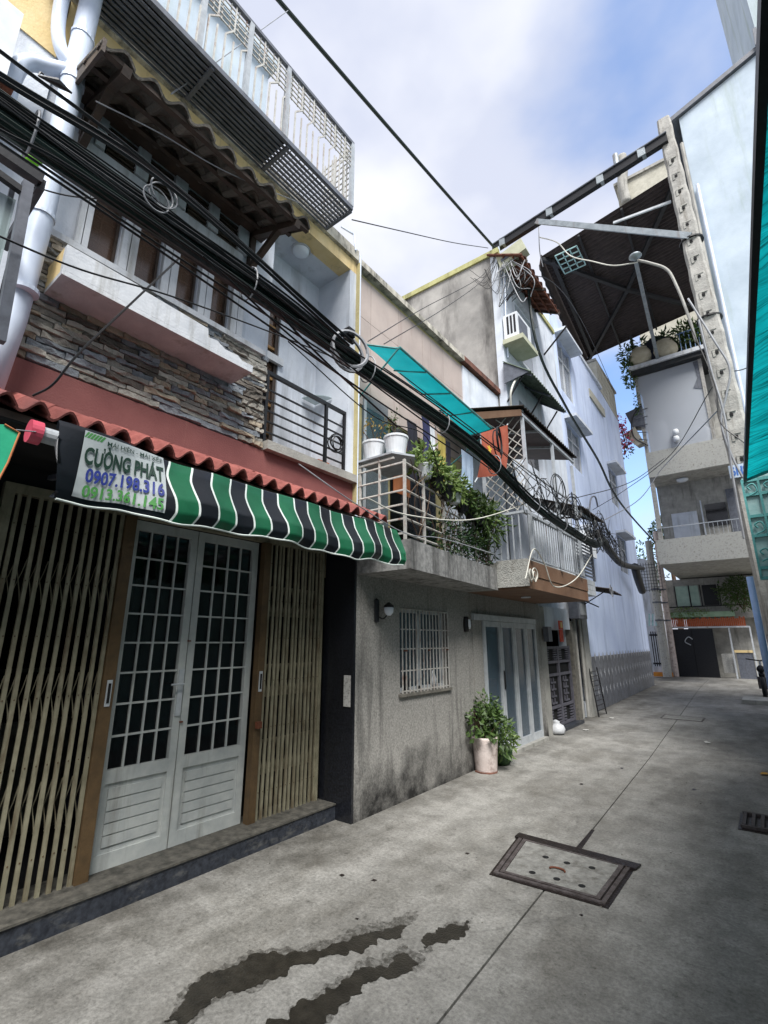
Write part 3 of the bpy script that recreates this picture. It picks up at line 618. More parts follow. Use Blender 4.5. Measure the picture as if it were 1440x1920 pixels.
# red roof tiles at the eaves
tl = thing('tiled_eaves', (-2.85, 2.0, 2.55), 'narrow red clay tile eaves above the striped awning', 'eaves roof')
def tile_mesh(pw, ln, th, m, rise=.5, nm='roof_tile'):
    mb = MB(); n = 10; top = []; 
    for i in range(n+1):
        u = i/n; y = (u-.5)*pw*1.08; zz = pw*rise*.5*math.sin(u*2*math.pi-.6); top.append((y, zz))
    vs = []
    for xx in (0, ln):
        for y, zz in top: vs.append((xx, y, zz))
        for y, zz in top: vs.append((xx, y, zz-th))
    k = n+1; fs = []
    for i in range(n):
        fs += [(i, i+1, 2*k+i+1, 2*k+i), (k+i, 3*k+i, 3*k+i+1, k+i+1), (i, k+i, k+i+1, i+1), (2*k+i, 2*k+i+1, 3*k+i+1, 3*k+i)]
    fs += [(0, 2*k, 3*k, k), (n, k+n, 3*k+n, 2*k+n)]
    mb.add(vs, fs); return mesh_only(mb, nm, m, smooth=False)
tme = tile_mesh(.13, .28, .014, 'tile_red', .5)
y = .12; k = 0
while y < 3.40:
    for r_, (xx, zz) in enumerate([(-2.60, 2.585), (-2.85, 2.70)]):
        put(tme, 'roof_tile', (xx+random.uniform(-.006, .006), y, zz), tl, rot=(0, R(-24), R(180)))
    y += .13; k += 1
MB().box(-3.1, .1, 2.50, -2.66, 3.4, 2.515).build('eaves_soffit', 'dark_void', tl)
MB().bar((-2.68, .1, 2.53), (-2.68, 3.4, 2.53), .03, .05).build('batten', 'brown_wood', tl)
# planter box
pl = thing('concrete_planter', (-2.8, 1.2, 3.18), 'long white cast planter box projecting below the upstairs windows with a broken right end', 'planter')
mb = MB(); mb.box(-3.115, .69, 3.5, -2.82, 2.0, 3.53); mb.build('base', 'white_paint', pl)
mb = MB(); mb.slab([(-2.86, .69, 3.531), (-2.86, .69, 3.70), (-2.86, 1.10, 3.695), (-2.86, 1.12, 3.68), (-2.86, 1.60, 3.665), (-2.86, 1.61, 3.60), (-2.86, 1.68, 3.61), (-2.86, 1.75, 3.575), (-2.86, 1.86, 3.58), (-2.86, 1.9, 3.555), (-2.86, 2.0, 3.56), (-2.86, 2.0, 3.531)], (.04, 0, 0)); mb.build('front_wall', 'white_paint', pl)
MB().box(-3.11, .69, 3.531, -2.861, .73, 3.70).build('end_wall', 'cream', pl); MB().box(-3.11, 1.96, 3.531, -2.861, 2.0, 3.555).build('end_wall', 'white_paint', pl)
MB().box(-3.09, .731, 3.532, -2.87, 1.95, 3.56).build('soil', 'soil', pl)
# small tiled roof over the windows
ro = thing('window_tile_roof', (-2.8, 1.4, 5.0), 'small mossy clay tile roof on timber brackets over the upstairs windows', 'roof')
tme2 = tile_mesh(.18, .27, .02, 'tile_old', .36)
for i in range(9):
    for r_ in range(3):
        xx = -2.45-.2*r_; zz = 4.83+.088*r_
        put(tme2, 'roof_tile', (xx+random.uniform(-.01, .01), .66+.18*i, zz+random.uniform(-.004, .004)), ro, rot=(0, R(-24), R(180)))
for xx, zz in ((-2.5, 4.80), (-2.72, 4.90), (-2.95, 5.0)): MB().bar((xx, .56, zz), (xx, 2.2, zz), .035, .03).build('batten', 'brown_wood', ro)
for yy in (.72, 2.08):
    MB().bar((-3.1, yy, 5.03), (-2.48, yy, 4.77), .05, .06).build('rafter', 'brown_wood', ro)
    MB().bar((-3.1, yy, 4.66), (-2.72, yy, 4.86), .045, .05).build('bracket', 'brown_wood', ro); MB().bar((-3.09, yy, 4.55), (-3.09, yy, 5.1), .05, .05).build('wall_post', 'brown_wood', ro)
MB().slab([(-3.1, .57, 5.12), (-2.46, .57, 4.84), (-2.46, .57, 4.74), (-3.1, .57, 4.93)], (0, .02, 0)).build('end_board', 'brown_wood', ro)
MB().box(-3.1, .6, 5.02, -3.0, 2.18, 5.12).build('closing_board', 'brown_wood', ro)
# roof terrace cage
cg = thing('terrace_cage', (-2.7, 2, 5.8), 'grey painted steel cage with slatted floor projecting from the stone faced house roof', 'steel cage')
CXo = -2.69
MB().bar((CXo, .3, 6.66), (CXo, 2.95, 6.66), .035, .035).build('top_rail', 'grey_steel', cg)
MB().bar((CXo, .3, 5.8), (CXo, 2.95, 5.8), .035, .05).build('bottom_rail', 'grey_steel', cg)
for yy in (.45, 1.2, 1.62, 2.04, 2.935): MB().bar((CXo, yy, 5.82), (CXo, yy, 6.65), .04, .04).build('post', 'light_steel', cg)
for yy in (1.33, 2.1, 2.94): MB().bar((CXo, yy, 5.77), (-3.05, yy, 5.77), .03, .03).build('floor_bearer', 'grey_steel', cg)
bar = mesh_only(MB().box(-.006, -.006, 0, .006, .006, 1), 'cage_bar', 'white_steel')
y = .5
while y < 2.9:
    put(bar, 'cage_bar', (CXo, y, 5.82), cg, scale=(1, 1, .42)); y += .075
def seg(p, q, nm, m, par, w=.010): return MB().bar(p, q, w, w).build(nm, m, par)
y = .5; k = 0
while y < 2.88:
    a = (y, 6.24); b = (min(y+.075, 2.92), 6.34 if k % 2 else 6.30)
    put(bar, 'cage_bar', (CXo, y, 6.24), cg, rot=(R(-38 if k % 2 else -30), 0, 0), scale=(1, 1, .14))
    put(bar, 'cage_bar', (CXo, y+.07, 6.35), cg, scale=(1, 1, .31)); y += .15; k += 1
y = .53
while y < 2.9: put(bar, 'cage_bar', (CXo-.008, y, 6.34), cg, scale=(.8, .8, .31)); y += .0748
for zz in (6.34, 6.40, 6.46, 6.52, 6.58): seg((CXo, .5, zz), (CXo, 2.93, zz), 'cross_bar', 'white_steel', cg)
for k in range(8): put(bar, 'cage_bar', (CXo-.02-.055*k, 2.94, 5.82), cg, scale=(1, 1, .84))
for k in range(11): seg((CXo, 2.945, 5.86+.075*k), (-3.14, 2.945, 5.86+.075*k), 'cross_bar', 'white_steel', cg)
# roof side lattice on the house side + slats of the floor
for k in range(9): MB().box(-2.73-.04*k-.022, .3, 5.775, -2.73-.04*k, 2.95, 5.79).build('floor_slat', 'grey_steel', cg)
for k in range(16): MB().bar((-2.7, 2.1+.055*k, 5.80), (-3.05, 2.1+.055*k, 5.80), .008, .008).build('floor_rod', 'white_steel', cg)
MB().box(-3.05, .3, 5.81, -2.72, 2.08, 5.83).build('floor_sheet', 'plastic_black', cg)
# upper storey set back
us = MB(); holed(us, -3.75, -3.6, -1.5, 2.45, 5.9, 8.0, [(.2+.42*k, .2+.42*k+.3, 6.25, 6.95) for k in range(5)]); us.box(-5.5, 2.3, 5.9, -3.751, 2.45, 8.0); us.box(-5.6, -1.5, 5.9, -5.5, 2.45, 8); us.box(-5.5, -1.5, 8.0, -3.5, 2.5, 8.1)
us.build('roof_storey', 'pale_green', h1)
for k in range(5): MB().box(-3.7, .2+.42*k, 6.25, -3.69, .5+.42*k, 6.95).build('louvre_window', 'glass_dark', h1)
# balcony rail, door, lamp
MB().bar((-3.13, 2.36, 3.8), (-3.13, 3.42, 3.8), .03, .035).build('top_rail', 'black_steel', h1)
for k in range(5): MB().bar((-3.13, 2.36, 3.24+.1*k), (-3.13, 3.42, 3.24+.1*k), .014, .014).build('balcony_bar', 'black_steel', h1)
for yy in (2.38, 3.12, 3.39): MB().bar((-3.13, yy, 3.13), (-3.13, yy, 3.79), .028, .028).build('balcony_post', 'black_steel', h1)
bd = MB().box(-3.66, 2.5, 3.14, -3.65, 2.86, 4.95).build('balcony_door', 'glass_brown', h1)
for a, b in ((2.5, 2.54), (2.66, 2.70), (2.82, 2.86)): MB().box(-3.648, a, 3.14, -3.62, b, 4.95).build('door_stile', 'brown_wood', bd)
for zz in (3.2, 3.5, 3.8, 4.1, 4.32, 4.45, 4.7, 4.91): MB().box(-3.646, 2.54, zz, -3.625, 2.82, zz+.03).build('door_bar', 'grille_wood', bd)
MB().box(-3.6, 2.44, 4.28, -3.56, 2.9, 4.36).build('door_transom', 'white_paint', h1)
cl = thing('ceiling_lamp', (-3.3, 2.85, 5.58), 'round white ceiling lamp under the balcony recess ceiling', 'lamp')
MB().lathe((-3.34, 2.86, 5.565), [(.02, -.03), (.06, -.025), (.085, -.01), (.09, .02), (.09, .034)], 24).build('diffuser', 'lamp_glass', cl, smooth=True)
MB().lathe((-3.34, 2.86, 5.585), [(.105, 0), (.105, .014)], 24).build('base_ring', 'white_paint', cl)
gs = thing('glass_shelf', (-3.4, 3.2, 4.0), 'small oval glass corner shelf on the balcony side wall', 'shelf')
MB().slab([(-3.58, 3.39, 4.04)]+[(-3.58+.26*math.cos(t), 3.39-.2*math.sin(t), 4.04) for t in [k*math.pi/16 for k in range(9)]], (0, 0, .008)).build('shelf_plate', 'glass_pale', gs)
MB().bar((-3.45, 3.39, 4.02), (-3.45, 3.3, 4.035), .012).build('shelf_bracket', 'alu', gs)
mt = MB().box(-3.56, 3.2, 3.131, -3.3, 3.36, 3.28).build('carton', 'cloth_orange', None, 'small carton standing on the floor of the narrow balcony', 'carton')

# striped roller awning
aw = thing('striped_awning', (-2.35, 1.9, 2.2), 'green and black striped vinyl roller awning with white banner print at its left end', 'awning')
AY0, AY1 = .66, 3.24
prof = [(-2.44, 2.40), (-2.40, 2.437), (-2.35, 2.42), (-2.318, 2.36), (-2.29, 2.29), (-2.262, 2.21), (-2.262, 2.14), (-2.285, 2.095)]
def awn(y, v):
    t = v*(len(prof)-1); i = min(int(t), len(prof)-2); f = t-i
    x = prof[i][0]*(1-f)+prof[i+1][0]*f; z = prof[i][1]*(1-f)+prof[i+1][1]*f
    k = max(0, (1.25-y)/.35); k = min(1, k)                   # left end hangs flat, not bellied
    x = x*(1-k*.8)+(-2.33+.05*(1-v))*k*.8
    x += .012*math.sin(y*9+v*3)+.009*math.sin(y*23)*(v**2); z += -.012*v*math.sin(y*5.3+1)+.008*v*v*math.sin(y*14)+.022*(mnoise.noise(Vector((y*5, v, 0))))*v
    if y < 1.25: z += -.02*v*(1.25-y)
    return Vector((x, y, z))
bounds = [AY0, .87]
w0, wi = .132, .012
def wob(v): return .022*math.sin(v*9.5)*min(1, v*2)
mb = MB(); NV = 42
cols = []; y = AY0; cols.append((y, 1.19, 2)); y = 1.19; green = True
while y < AY1-.01:
    cols.append((y, y+wi, 1)); y += wi
    e = min(y+(.115 if green else .105), AY1); cols.append((y, e, 0 if green else 2)); y = e; green = not green
for (a, b, m) in cols:
    nu = 1 if m == 1 else (24 if b-a > .3 else 6)
    vs = []; 
    for i in range(nu+1):
        for j in range(NV+1):
            v = j/NV; yy = a+(b-a)*i/nu
            if AY0+.02 < yy < AY1-.02: yy += wob(v)
            elif yy <= AY0+.02: yy += .05*v*v
            vs.append(awn(yy, v))
    fs = [(i*(NV+1)+j, (i+1)*(NV+1)+j, (i+1)*(NV+1)+j+1, i*(NV+1)+j+1) for i in range(nu) for j in range(NV)]
    mb.cm = m; mb.add(vs, fs)
o = mb.build('awning_cloth', ['vinyl_green', 'vinyl_white', 'vinyl_black'], aw, smooth=True)
hem = MB().tube([awn(AY0+.05+(AY1-AY0-.06)*k/80, 1.0) for k in range(81)], .005, 6).build('hem_cord', 'vinyl_white', aw)
MB().tube([(-2.40, AY0-.03, 2.385), (-2.40, AY1, 2.365)], .036, 14).build('roller_tube', 'alu', aw)
MB().tube([(-2.40, AY0-.075, 2.385), (-2.40, AY0-.03, 2.385)], .052, 20).build('end_cap', 'pink_cap', aw)
MB().bar((-2.42, 1.0, 2.36), (-3.44, 1.0, 2.5), .03, .03).build('support_arm', 'grey_steel', aw); MB().bar((-2.42, 3.0, 2.36), (-3.3, 3.0, 2.5), .03, .03).build('support_arm', 'grey_steel', aw)
# printed banner on the cloth
BY0, BY1 = .765, 1.16
def onc(u, v, off): # u 0..1 along the banner, v 0..1 down
    y = BY0+(BY1-BY0)*u; vv = .27+.64*v; p = awn(y, vv); a_ = awn(y, vv-.02); b_ = awn(y, vv+.02); t_ = (b_-a_).normalized(); nn = Vector((-t_.z, 0, t_.x)); nn = nn if nn.x > 0 else -nn; return p+nn*off
mb = MB(); nu, nv = 48, 44
for i in range(nu+1):
    for j in range(nv+1): mb.v.append(tuple(onc(i/nu, j/nv, .005)))
mb.f = [(i*(nv+1)+j, (i+1)*(nv+1)+j, (i+1)*(nv+1)+j+1, i*(nv+1)+j+1) for i in range(nu) for j in range(nv)]; mb.m = [0]*len(mb.f)
mb.build('banner_print', 'banner', aw, smooth=True)
def text_mesh(body, bold=.0):
    cu = bpy.data.curves.new('txt', 'FONT'); cu.body = body; cu.size = 1; cu.offset = bold; cu.resolution_u = 3
    ob = bpy.data.objects.new('txt', cu); COL.objects.link(ob); dg = bpy.context.evaluated_depsgraph_get(); me = bpy.data.meshes.new_from_object(ob.evaluated_get(dg))
    vs = [v.co.copy() for v in me.vertices]; fs = [tuple(p.vertices) for p in me.polygons]; bpy.data.objects.remove(ob); bpy.data.meshes.remove(me)
    x0 = min(v.x for v in vs); x1 = max(v.x for v in vs); y0 = min(v.y for v in vs); y1 = max(v.y for v in vs)
    return [((v.x-x0)/(x1-x0), (v.y-y0)/(y1-y0)) for v in vs], fs
def print_text(body, u0, u1, vtop, vbot, m, bold=.02):
    vs, fs = text_mesh(body, bold); mb = MB()
    mb.v = [tuple(onc(u0+(u1-u0)*a, vbot+(vtop-vbot)*b, .012)) for a, b in vs]; mb.f = fs; mb.m = [0]*len(fs)
    return mb.build('printed_line', m, aw)
print_text('MÁI HIÊN - MÁI XẾP', .25, .97, .04, .17, 'ink_dark', .01)
print_text('CƯỜNG PHÁT', .03, .97, .19, .52, 'ink_dark', .035)
print_text('0907.198.316', .08, .97, .55, .74, 'ink_blue', .03)
print_text('0913.361.145', .08, .97, .77, .96, 'ink_green', .03)
mb = MB()
for k in range(6): mb.v += [tuple(onc(.01+.035*k+.02, .03, .006)), tuple(onc(.035+.035*k+.02, .03, .006)), tuple(onc(.015+.035*k, .13, .006)), tuple(onc(-.01+.035*k+.0, .13, .006) if k else onc(0, .13, .006))]; mb.f.append((4*k, 4*k+1, 4*k+2, 4*k+3)); mb.m.append(0)
mb.build('printed_stripes', 'ink_green', aw)
# fragment of next awning at the left edge
aw2 = thing('green_awning', (-2.1, .3, 2.3), 'bright green awning corner hanging at the left edge beside the roller cap', 'awning')
a = [AX(-90, 790, -2.3), AX(8, 796, -2.3), AX(36, 812, -2.3), AX(14, 868, -2.3), AX(-6, 905, -2.3), AX(-90, 915, -2.3)]
MB().slab(a, (-.006, 0, 0)).build('awning_cloth', mat('vinyl_mint', '2fae86', '46c89a', rough=.4, bump=.05, trans=.3), aw2)
MB().tube([p+Vector((.004, 0, 0)) for p in a[1:5]], .004, 6).build('piping', 'cloth_orange', aw2)
MB().tube([AX(30, 806, -2.31), AX(90, 812, -2.38)], .003, 5).build('tie_cord', 'cable_grey', aw2)

# ================================================================= HOUSE 0 at the left edge
h0 = thing('white_corner_house', (-3.5, -1, 0), 'white painted house wall cut by the left edge behind the drainpipe', 'house')
holed(MB(), -4.2, -3.1, -4, .495, 0, 6.3, []).build('wall', 'white_wall', h0)
MB().box(-3.098, -.5, 5.2, -3.09, .49, 5.9).build('ochre_patch', 'cream', h0)
MB().box(-3.1, .1, 0.0, -3.06, .48, 2.9).build('dark_panel', 'granite', h0)
MB().box(-3.1, -.4, 4.62, -3.02, .3, 4.66).build('ledge', 'mouldy', h0)
dp_ = thing('drainpipe', (-2.92, .57, 2.6), 'thick white plastic drainpipe with side branch at the corner of the stone faced house', 'pipe')
MB().tube([(-2.98, .52, 2.7), (-2.98, .56, 3.2), (-2.93, .57, 3.9), (-2.93, .57, 5.2), (-2.93, .57, 6.4)], .062, 16).build('pipe', 'pvc', dp_, smooth=True)
MB().tube(spline([(-2.93, .57, 5.0), (-2.96, .45, 4.93), (-2.98, .35, 4.86), (-2.98, .31, 4.7), (-2.98, .30, 4.2)]), .045, 14).build('branch', 'pvc', dp_, smooth=True)
MB().tube(spline([(-2.93, .55, 5.02), (-2.95, .48, 5.12), (-2.97, .44, 5.35), (-2.97, .42, 5.9)]), .04, 14).build('branch', 'pvc', dp_, smooth=True)
for zz in (3.35, 3.86, 4.9, 5.3): MB().lathe((-2.93, .57, zz), [(.068, 0), (.068, .025)], 16).build('collar', 'pvc', dp_)
MB().bar((-2.99, .57, 3.42), (-3.1, .6, 3.42), .012).build('pipe_clip', 'rust', dp_)
ac0 = thing('air_conditioner', (-2.9, .15, 4.6), 'white air conditioner casing on the left edge behind the black cables', 'air conditioner')
MB().box(-3.05, -.25, 4.42, -2.75, .26, 4.9).build('casing', 'plastic_white', ac0); MB().box(-2.751, -.2, 4.5, -2.742, .1, 4.85).build('fan_grille', 'grey_steel', ac0)
MB().box(-3.09, -.3, 4.36, -2.74, .3, 4.4).build('bracket', 'rust', ac0)
b0 = thing('left_balcony_frame', (-2.7, .1, 3.6), 'dark grey steel balcony frame with glass cut off by the left edge', 'balcony frame')
c0 = [AX(-60, 238, -2.3), AX(78, 345, -2.3)]
MB().bar(AX(-60, 245, -2.35), AX(78, 340, -2.35), .05, .05).build('top_rail', 'black_steel', b0)
MB().bar(AX(-40, 300, -2.35), AX(60, 372, -2.35), .03, .03).build('mid_rail', 'black_steel', b0)
MB().bar(AX(52, 345, -2.35), AX(-2, 640, -2.35), .04, .04).build('post', 'grey_steel', b0); MB().bar(AX(24, 350, -2.42), AX(-35, 600, -2.42), .02, .02).build('bar', 'grey_steel', b0)
p_ = AX(78, 345, -2.35); MB().bar(p_, p_+Vector((-.6, .02, .02)), .03, .06).build('side_rail', 'black_steel', b0)
MB().slab([AX(-60, 330, -2.4), AX(30, 375, -2.4), AX(-15, 560, -2.4), AX(-60, 560, -2.4)], (-.01, 0, 0)).build('glass_panel', 'glass_pale', b0)
gp = thing('green_bottle', AX(66, 300, -2.6), 'lime green plastic bottle lying on the left balcony rail', 'bottle')
a, b = AX(45, 308, -2.7), AX(88, 283, -2.7)
MB().tube([a, a.lerp(b, .75), a.lerp(b, .82), b], [.035, .035, .02, .02], 14).build('body', 'plastic_green', gp, smooth=True)

# ================================================================= HOUSE 2 (terrazzo wall, pink tiles)
h2 = thing('terrazzo_wall_house', (-3.2, 4.6, 0), 'narrow house with mottled grey terrazzo street wall, balcony slab and pink tiled upper wall', 'house')
mb = MB(); holed(mb, -3.2, -3.05, 3.532, 5.78, 0, 2.13, [(4.23, 5.21, .985, 1.85)]); mb.build('street_wall', 'terrazzo', h2)
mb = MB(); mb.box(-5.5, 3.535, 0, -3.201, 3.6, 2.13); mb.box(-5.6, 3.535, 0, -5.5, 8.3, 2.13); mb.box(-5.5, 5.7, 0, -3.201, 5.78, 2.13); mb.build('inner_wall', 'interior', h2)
mb = MB(); mb.slab([(-3.4, 3.532, 2.131), (-2.42, 3.532, 2.131), (-2.62, 5.79, 2.131), (-3.4, 5.79, 2.131)], (0, 0, .27)); mb.build('balcony_slab', 'terrazzo_top', h2)
mb = MB(); mb.box(-5.6, 3.51, 2.402, -3.42, 8.0, 6.1); mb.build('upper_wall', 'ochre', h2)
PX_ = -3.40
ptm = mesh_only(MB().box(0, .003, .003, .018, .607, .597), 'wall_tile', 'pink_tile')
for i in range(5):
    for j in range(3): put(ptm, 'wall_tile', (PX_-.02, 3.53+.61*i, 6.04-.60*(j+1)), h2)
MB().box(-3.419, 6.585, 4.0, -3.38, 7.99, 6.05).build('white_wall_panel', 'white_wall', h2)
MB().box(-5.6, 3.51, 6.101, -3.32, 6.55, 6.19).build('coping', 'mouldy', h2); MB().box(-5.6, 6.552, 6.101, -3.32, 7.99, 6.2).build('coping', 'brick_edge', h2)
MB().tube([AX(667, 470, -3.05), AX(664, 440, -3.1), AX(640, 425, -3.2)], .012, 8).build('vent_pipe', 'pvc', h2)
MB().tube([(-3.06, 3.52, 2.5), (-3.06, 3.52, 5.85)], .014, 8).build('corner_pipe', 'pvc', h2)
MB().box(-3.1, 3.501, 2.752, -3.05, 3.53, 5.74).build('corner_strip', 'ochre', h2)
# balcony clutter wall behind: door, curtain
MB().box(-3.415, 4.0, 2.45, -3.40, 4.5, 4.4).build('balcony_door', 'glass_clear', h2); MB().box(-3.40, 4.02, 2.5, -3.39, 4.06, 4.35).build('door_frame', 'alu', h2); MB().box(-3.41, 4.55, 2.45, -3.395, 5.6, 4.2).build('balcony_window', 'glass_dark', h2)
MB().box(-3.40, 4.6, 3.3, -3.38, 4.95, 4.1).build('orange_board', 'cloth_orange', h2)
# window with bars
wn = MB().box(-3.15, 4.23, .985, -3.145, 5.21, 1.85).build('window_pane', 'glass_clear', h2)
for a, b in ((4.23, 4.27), (4.66, 4.72), (5.17, 5.21)): MB().box(-3.145, a, .985, -3.12, b, 1.85).build('window_frame', 'alu', wn)
for a, b in ((.985, 1.03), (1.81, 1.85)): MB().box(-3.144, 4.27, a, -3.12, 5.17, b).build('window_frame', 'alu', wn)
wg = thing('x', (0, 0, 0), None, None); wg.name = 'window_grille'; wg.parent = h2; wg.location = Vector((-3.03, 4.7, 1))-wloc(h2)
gb = mesh_only(MB().box(-.005, -.006, 0, .005, .006, .86), 'grille_bar', 'white_steel')
for k in range(15): put(gb, 'grille_bar', (-3.03, 4.25+.067*k, .975), wg)
for zz in (1.0, 1.2, 1.42, 1.62, 1.83): MB().box(-3.045, 4.24, zz, -3.036, 5.2, zz+.012).build('cross_bar', 'white_steel', wg)
for yy in (4.3, 4.75, 5.15): MB().box(-3.05, yy, 1.40, -3.01, yy+.012, 1.415).build('wall_lug', 'rust', wg)
MB().box(-3.2, 4.2, .955, -3.02, 5.24, .984).build('window_sill', 'dusty_stone', h2)
for i, (yy, m, lb) in enumerate([(4.4, 'plastic_black', 'dark bottle standing behind the window bars'), (4.95, 'plastic_white', 'white jar standing behind the barred window')]):
    MB().lathe((-3.1, yy, .99), [(.03, 0), (.035, .1), (.02, .15), (.015, .19)], 12).build('bottle', m, None, lb, 'bottle', smooth=True)
# wall lamp
wl = thing('wall_lantern', (-3.03, 3.85, 1.8), 'black wall lantern with round glass beside the barred window', 'wall lamp')
MB().lathe((-3.045, 3.83, 1.68), [(.0, 0), (.03, .01), (.03, .22), (.0, .24)], 12).build('back_plate', 'black_steel', wl); MB().tube(spline([(-3.03, 3.84, 1.74), (-2.99, 3.87, 1.72), (-2.96, 3.9, 1.76)]), .008, 6).build('arm', 'black_steel', wl)
MB().lathe((-2.95, 3.91, 1.75), [(.02, 0), (.045, .03), (.05, .07), (.03, .11)], 14).build('globe', 'lamp_glass', wl, smooth=True); MB().lathe((-2.95, 3.91, 1.83), [(.055, 0), (.05, .02), (.01, .05)], 14).build('cap', 'black_steel', wl)
ob = thing('oval_bell_box', (-3.03, 5.68, 1.72), 'small oval dark fitting on the grey wall near its right corner', 'bell box')
MB().lathe((-3.03, 5.66, 1.62), [(.03, 0), (.045, .05), (.045, .13), (.03, .19)], 14).build('ring', 'black_steel', ob, smooth=True); MB().lathe((-3.0, 5.67, 1.655), [(.02, 0), (.03, .03), (.03, .09), (.02, .12)], 14).build('cover', 'plastic_white', ob, smooth=True)
# railing of the plant balcony
rl = thing('x', (0, 0, 0), None, None); rl.name = 'balcony_railing'; rl.parent = h2; rl.location = Vector((-2.5, 3.55, 2.4))-wloc(h2)
def rx(y): return -2.5-.2*(y-3.55)/2.25
for k in range(6): 
    zz = 2.47+.14*k
    MB().tube([(-3.3, 3.56, zz), (-2.5, 3.56, zz), (-2.7, 5.78, zz)], .011, 6).build('rail', 'white_steel', rl)
for yy in (3.57, 3.95, 4.4, 4.85, 5.3, 5.75): MB().box(rx(yy)-.012, yy-.012, 2.41, rx(yy)+.012, yy+.012, 3.2).build('post', 'white_steel', rl)
for xx in (-2.8, -3.05): MB().box(xx-.01, 3.555, 2.41, xx+.01, 3.575, 3.28).build('post', 'white_steel', rl)
MB().slab([(-3.1, 3.53, 3.28), (-2.62, 3.53, 3.28), (-2.5, 3.75, 3.28), (-2.75, 4.1, 3.28), (-3.1, 4.1, 3.28)], (0, 0, .02)).build('pot_shelf', 'light_steel', h2)
MB().bar((-2.62, 3.56, 3.24), (-3.1, 3.56, 3.24), .02, .02).build('shelf_edge', 'white_steel', h2)
def pot(name, loc, r, h, m, label, cat, group=None, taper=.75, rim=True):
    t = thing(name, loc, label, cat, group)
    MB().lathe(loc, [(r*taper*.9, 0), (r*taper, .01), (r*.97, h*.88), (r*1.03, h*.9), (r*1.03, h), (r*.93, h), (r*.9, h*.9)], 22).build('pot', m, t, smooth=False)
    MB().lathe(Vector(loc)+Vector((0, 0, h*.86)), [(r*.85, 0), (r*.85, .01)], 14).build('soil', 'soil', t); return t
def twigs(c, h, n, spread, r=.004):
    mb = MB(); c = Vector(c); tips = []
    for _ in range(n):
        tip = c+Vector((random.gauss(0, spread), random.gauss(0, spread), h*random.uniform(.6, 1.1))); mb.tube(spline([c, c.lerp(tip, .5)+Vector((random.gauss(0, spread*.2), random.gauss(0, spread*.2), 0)), tip], 4), [r]*8+[r*.4], 4); tips.append(tip)
    return mb, tips
for lc, lb, lm in (((-2.95, 3.66, 3.30), 'white round pot with sparse orange leaved twig, left of two on the corner shelf', 'leaf_orange'), ((-2.68, 3.68, 3.30), 'white round pot with small green bush, right of two on the corner shelf', 'leaf')):
    t = pot('potted_plant', lc, .125, .21, 'plastic_white', lb, 'potted plant', 'white pots on the corner shelf')
    base = Vector(lc)+Vector((0, 0, .17)); mb, tips = twigs(base, .26, 5, .06); mb.build('stem', 'twig', t)
    lf = MB()
    for tp in tips: leaves(lf, tp, (.05, .05, .07), 14, .04, hollow=0)
    lf.build('foliage', lm, t)
# hanging pots along the rail & their plants
spots = [(-2.58, 3.98, 3.12, 'plastic_white', 'leaf_light'), (-2.58, 4.2, 3.06, 'plastic_black', 'leaf_light'), (-2.6, 4.42, 3.0, 'plastic_black', 'leaf_light'), (-2.6, 4.62, 3.0, 'plastic_white', 'leaf_light'), (-2.62, 4.85, 2.95, 'plastic_black', 'leaf'), (-2.64, 5.08, 2.92, 'plastic_black', 'leaf'), (-2.65, 5.32, 2.88, 'plastic_black', 'leaf'), (-2.66, 5.55, 2.86, 'plastic_black', 'leaf_light')]
names_ = ['pale square pot of light green leaves hanging first on the plant balcony rail', 'black pot of broad light green leaves beside the pale first rail pot', 'black pot under the bright leaf mass in the middle of the rail', 'pale pot half hidden by drooping bright leaves on the rail', 'black pot of mid green shrub just right of the second pale pot', 'black pot with long grassy leaves on the plant rail', 'black pot with dense dark leaves toward the far end of the rail', 'last pot on the plant rail, bushy leaves against the red flag']
for (x, y, z, pm, lm), nm in zip(spots, names_):
    t = pot('potted_plant', (x+.05, y, z), .085, .15, pm, nm, 'potted plant', 'pots hung along the plant balcony rail', taper=.7)
    lf = MB(); leaves(lf, (x+.02, y, z+.24), (.15, .16, .15), 170, .085, hollow=.1, aspect=.5); leaves(lf, (x+.12, y, z+.14), (.08, .13, .12), 50, .08, hollow=0, aspect=.4); lf.build('foliage', lm, t)
    mb, _ = twigs((x+.05, y, z+.12), .22, 5, .06); mb.build('stem', 'twig', t)
cr_ = thing('creeper', (-2.6, 4.9, 2.45), 'tangled dark creeper growing through the balcony railing below the pots', 'climbing plant')
lf = MB()
for k in range(14):
    y = 4.3+.11*k; leaves(lf, (rx(y)-.03, y, 2.68+random.uniform(-.08, .08)), (.13, .17, .24), 95, .07, hollow=0, aspect=.35)
lf.build('foliage', 'leaf_dark', cr_)
mb = MB()
for k in range(26):
    y = random.uniform(3.7, 5.8); mb.tube(spline([(rx(y), y, 2.45), (rx(y)+random.uniform(-.05, .06), y+random.uniform(-.25, .25), 2.8), (rx(y)+random.uniform(-.05, .08), y+random.uniform(-.4, .4), 3.2)], 5), .005, 4)
mb.build('stem', 'twig', cr_)
cr2 = thing('creeper', (-2.5, 5.9, 2.9), 'long narrow leaved bush beside the steel corner post of the middle balcony', 'bush')
lf = MB(); leaves(lf, (-2.62, 5.55, 2.98), (.2, .35, .3), 420, .12, hollow=.1, aspect=.2); lf.build('foliage', 'leaf', cr2); mb, _ = twigs((-2.65, 5.55, 2.45), .6, 7, .15); mb.build('stem', 'twig', cr2)
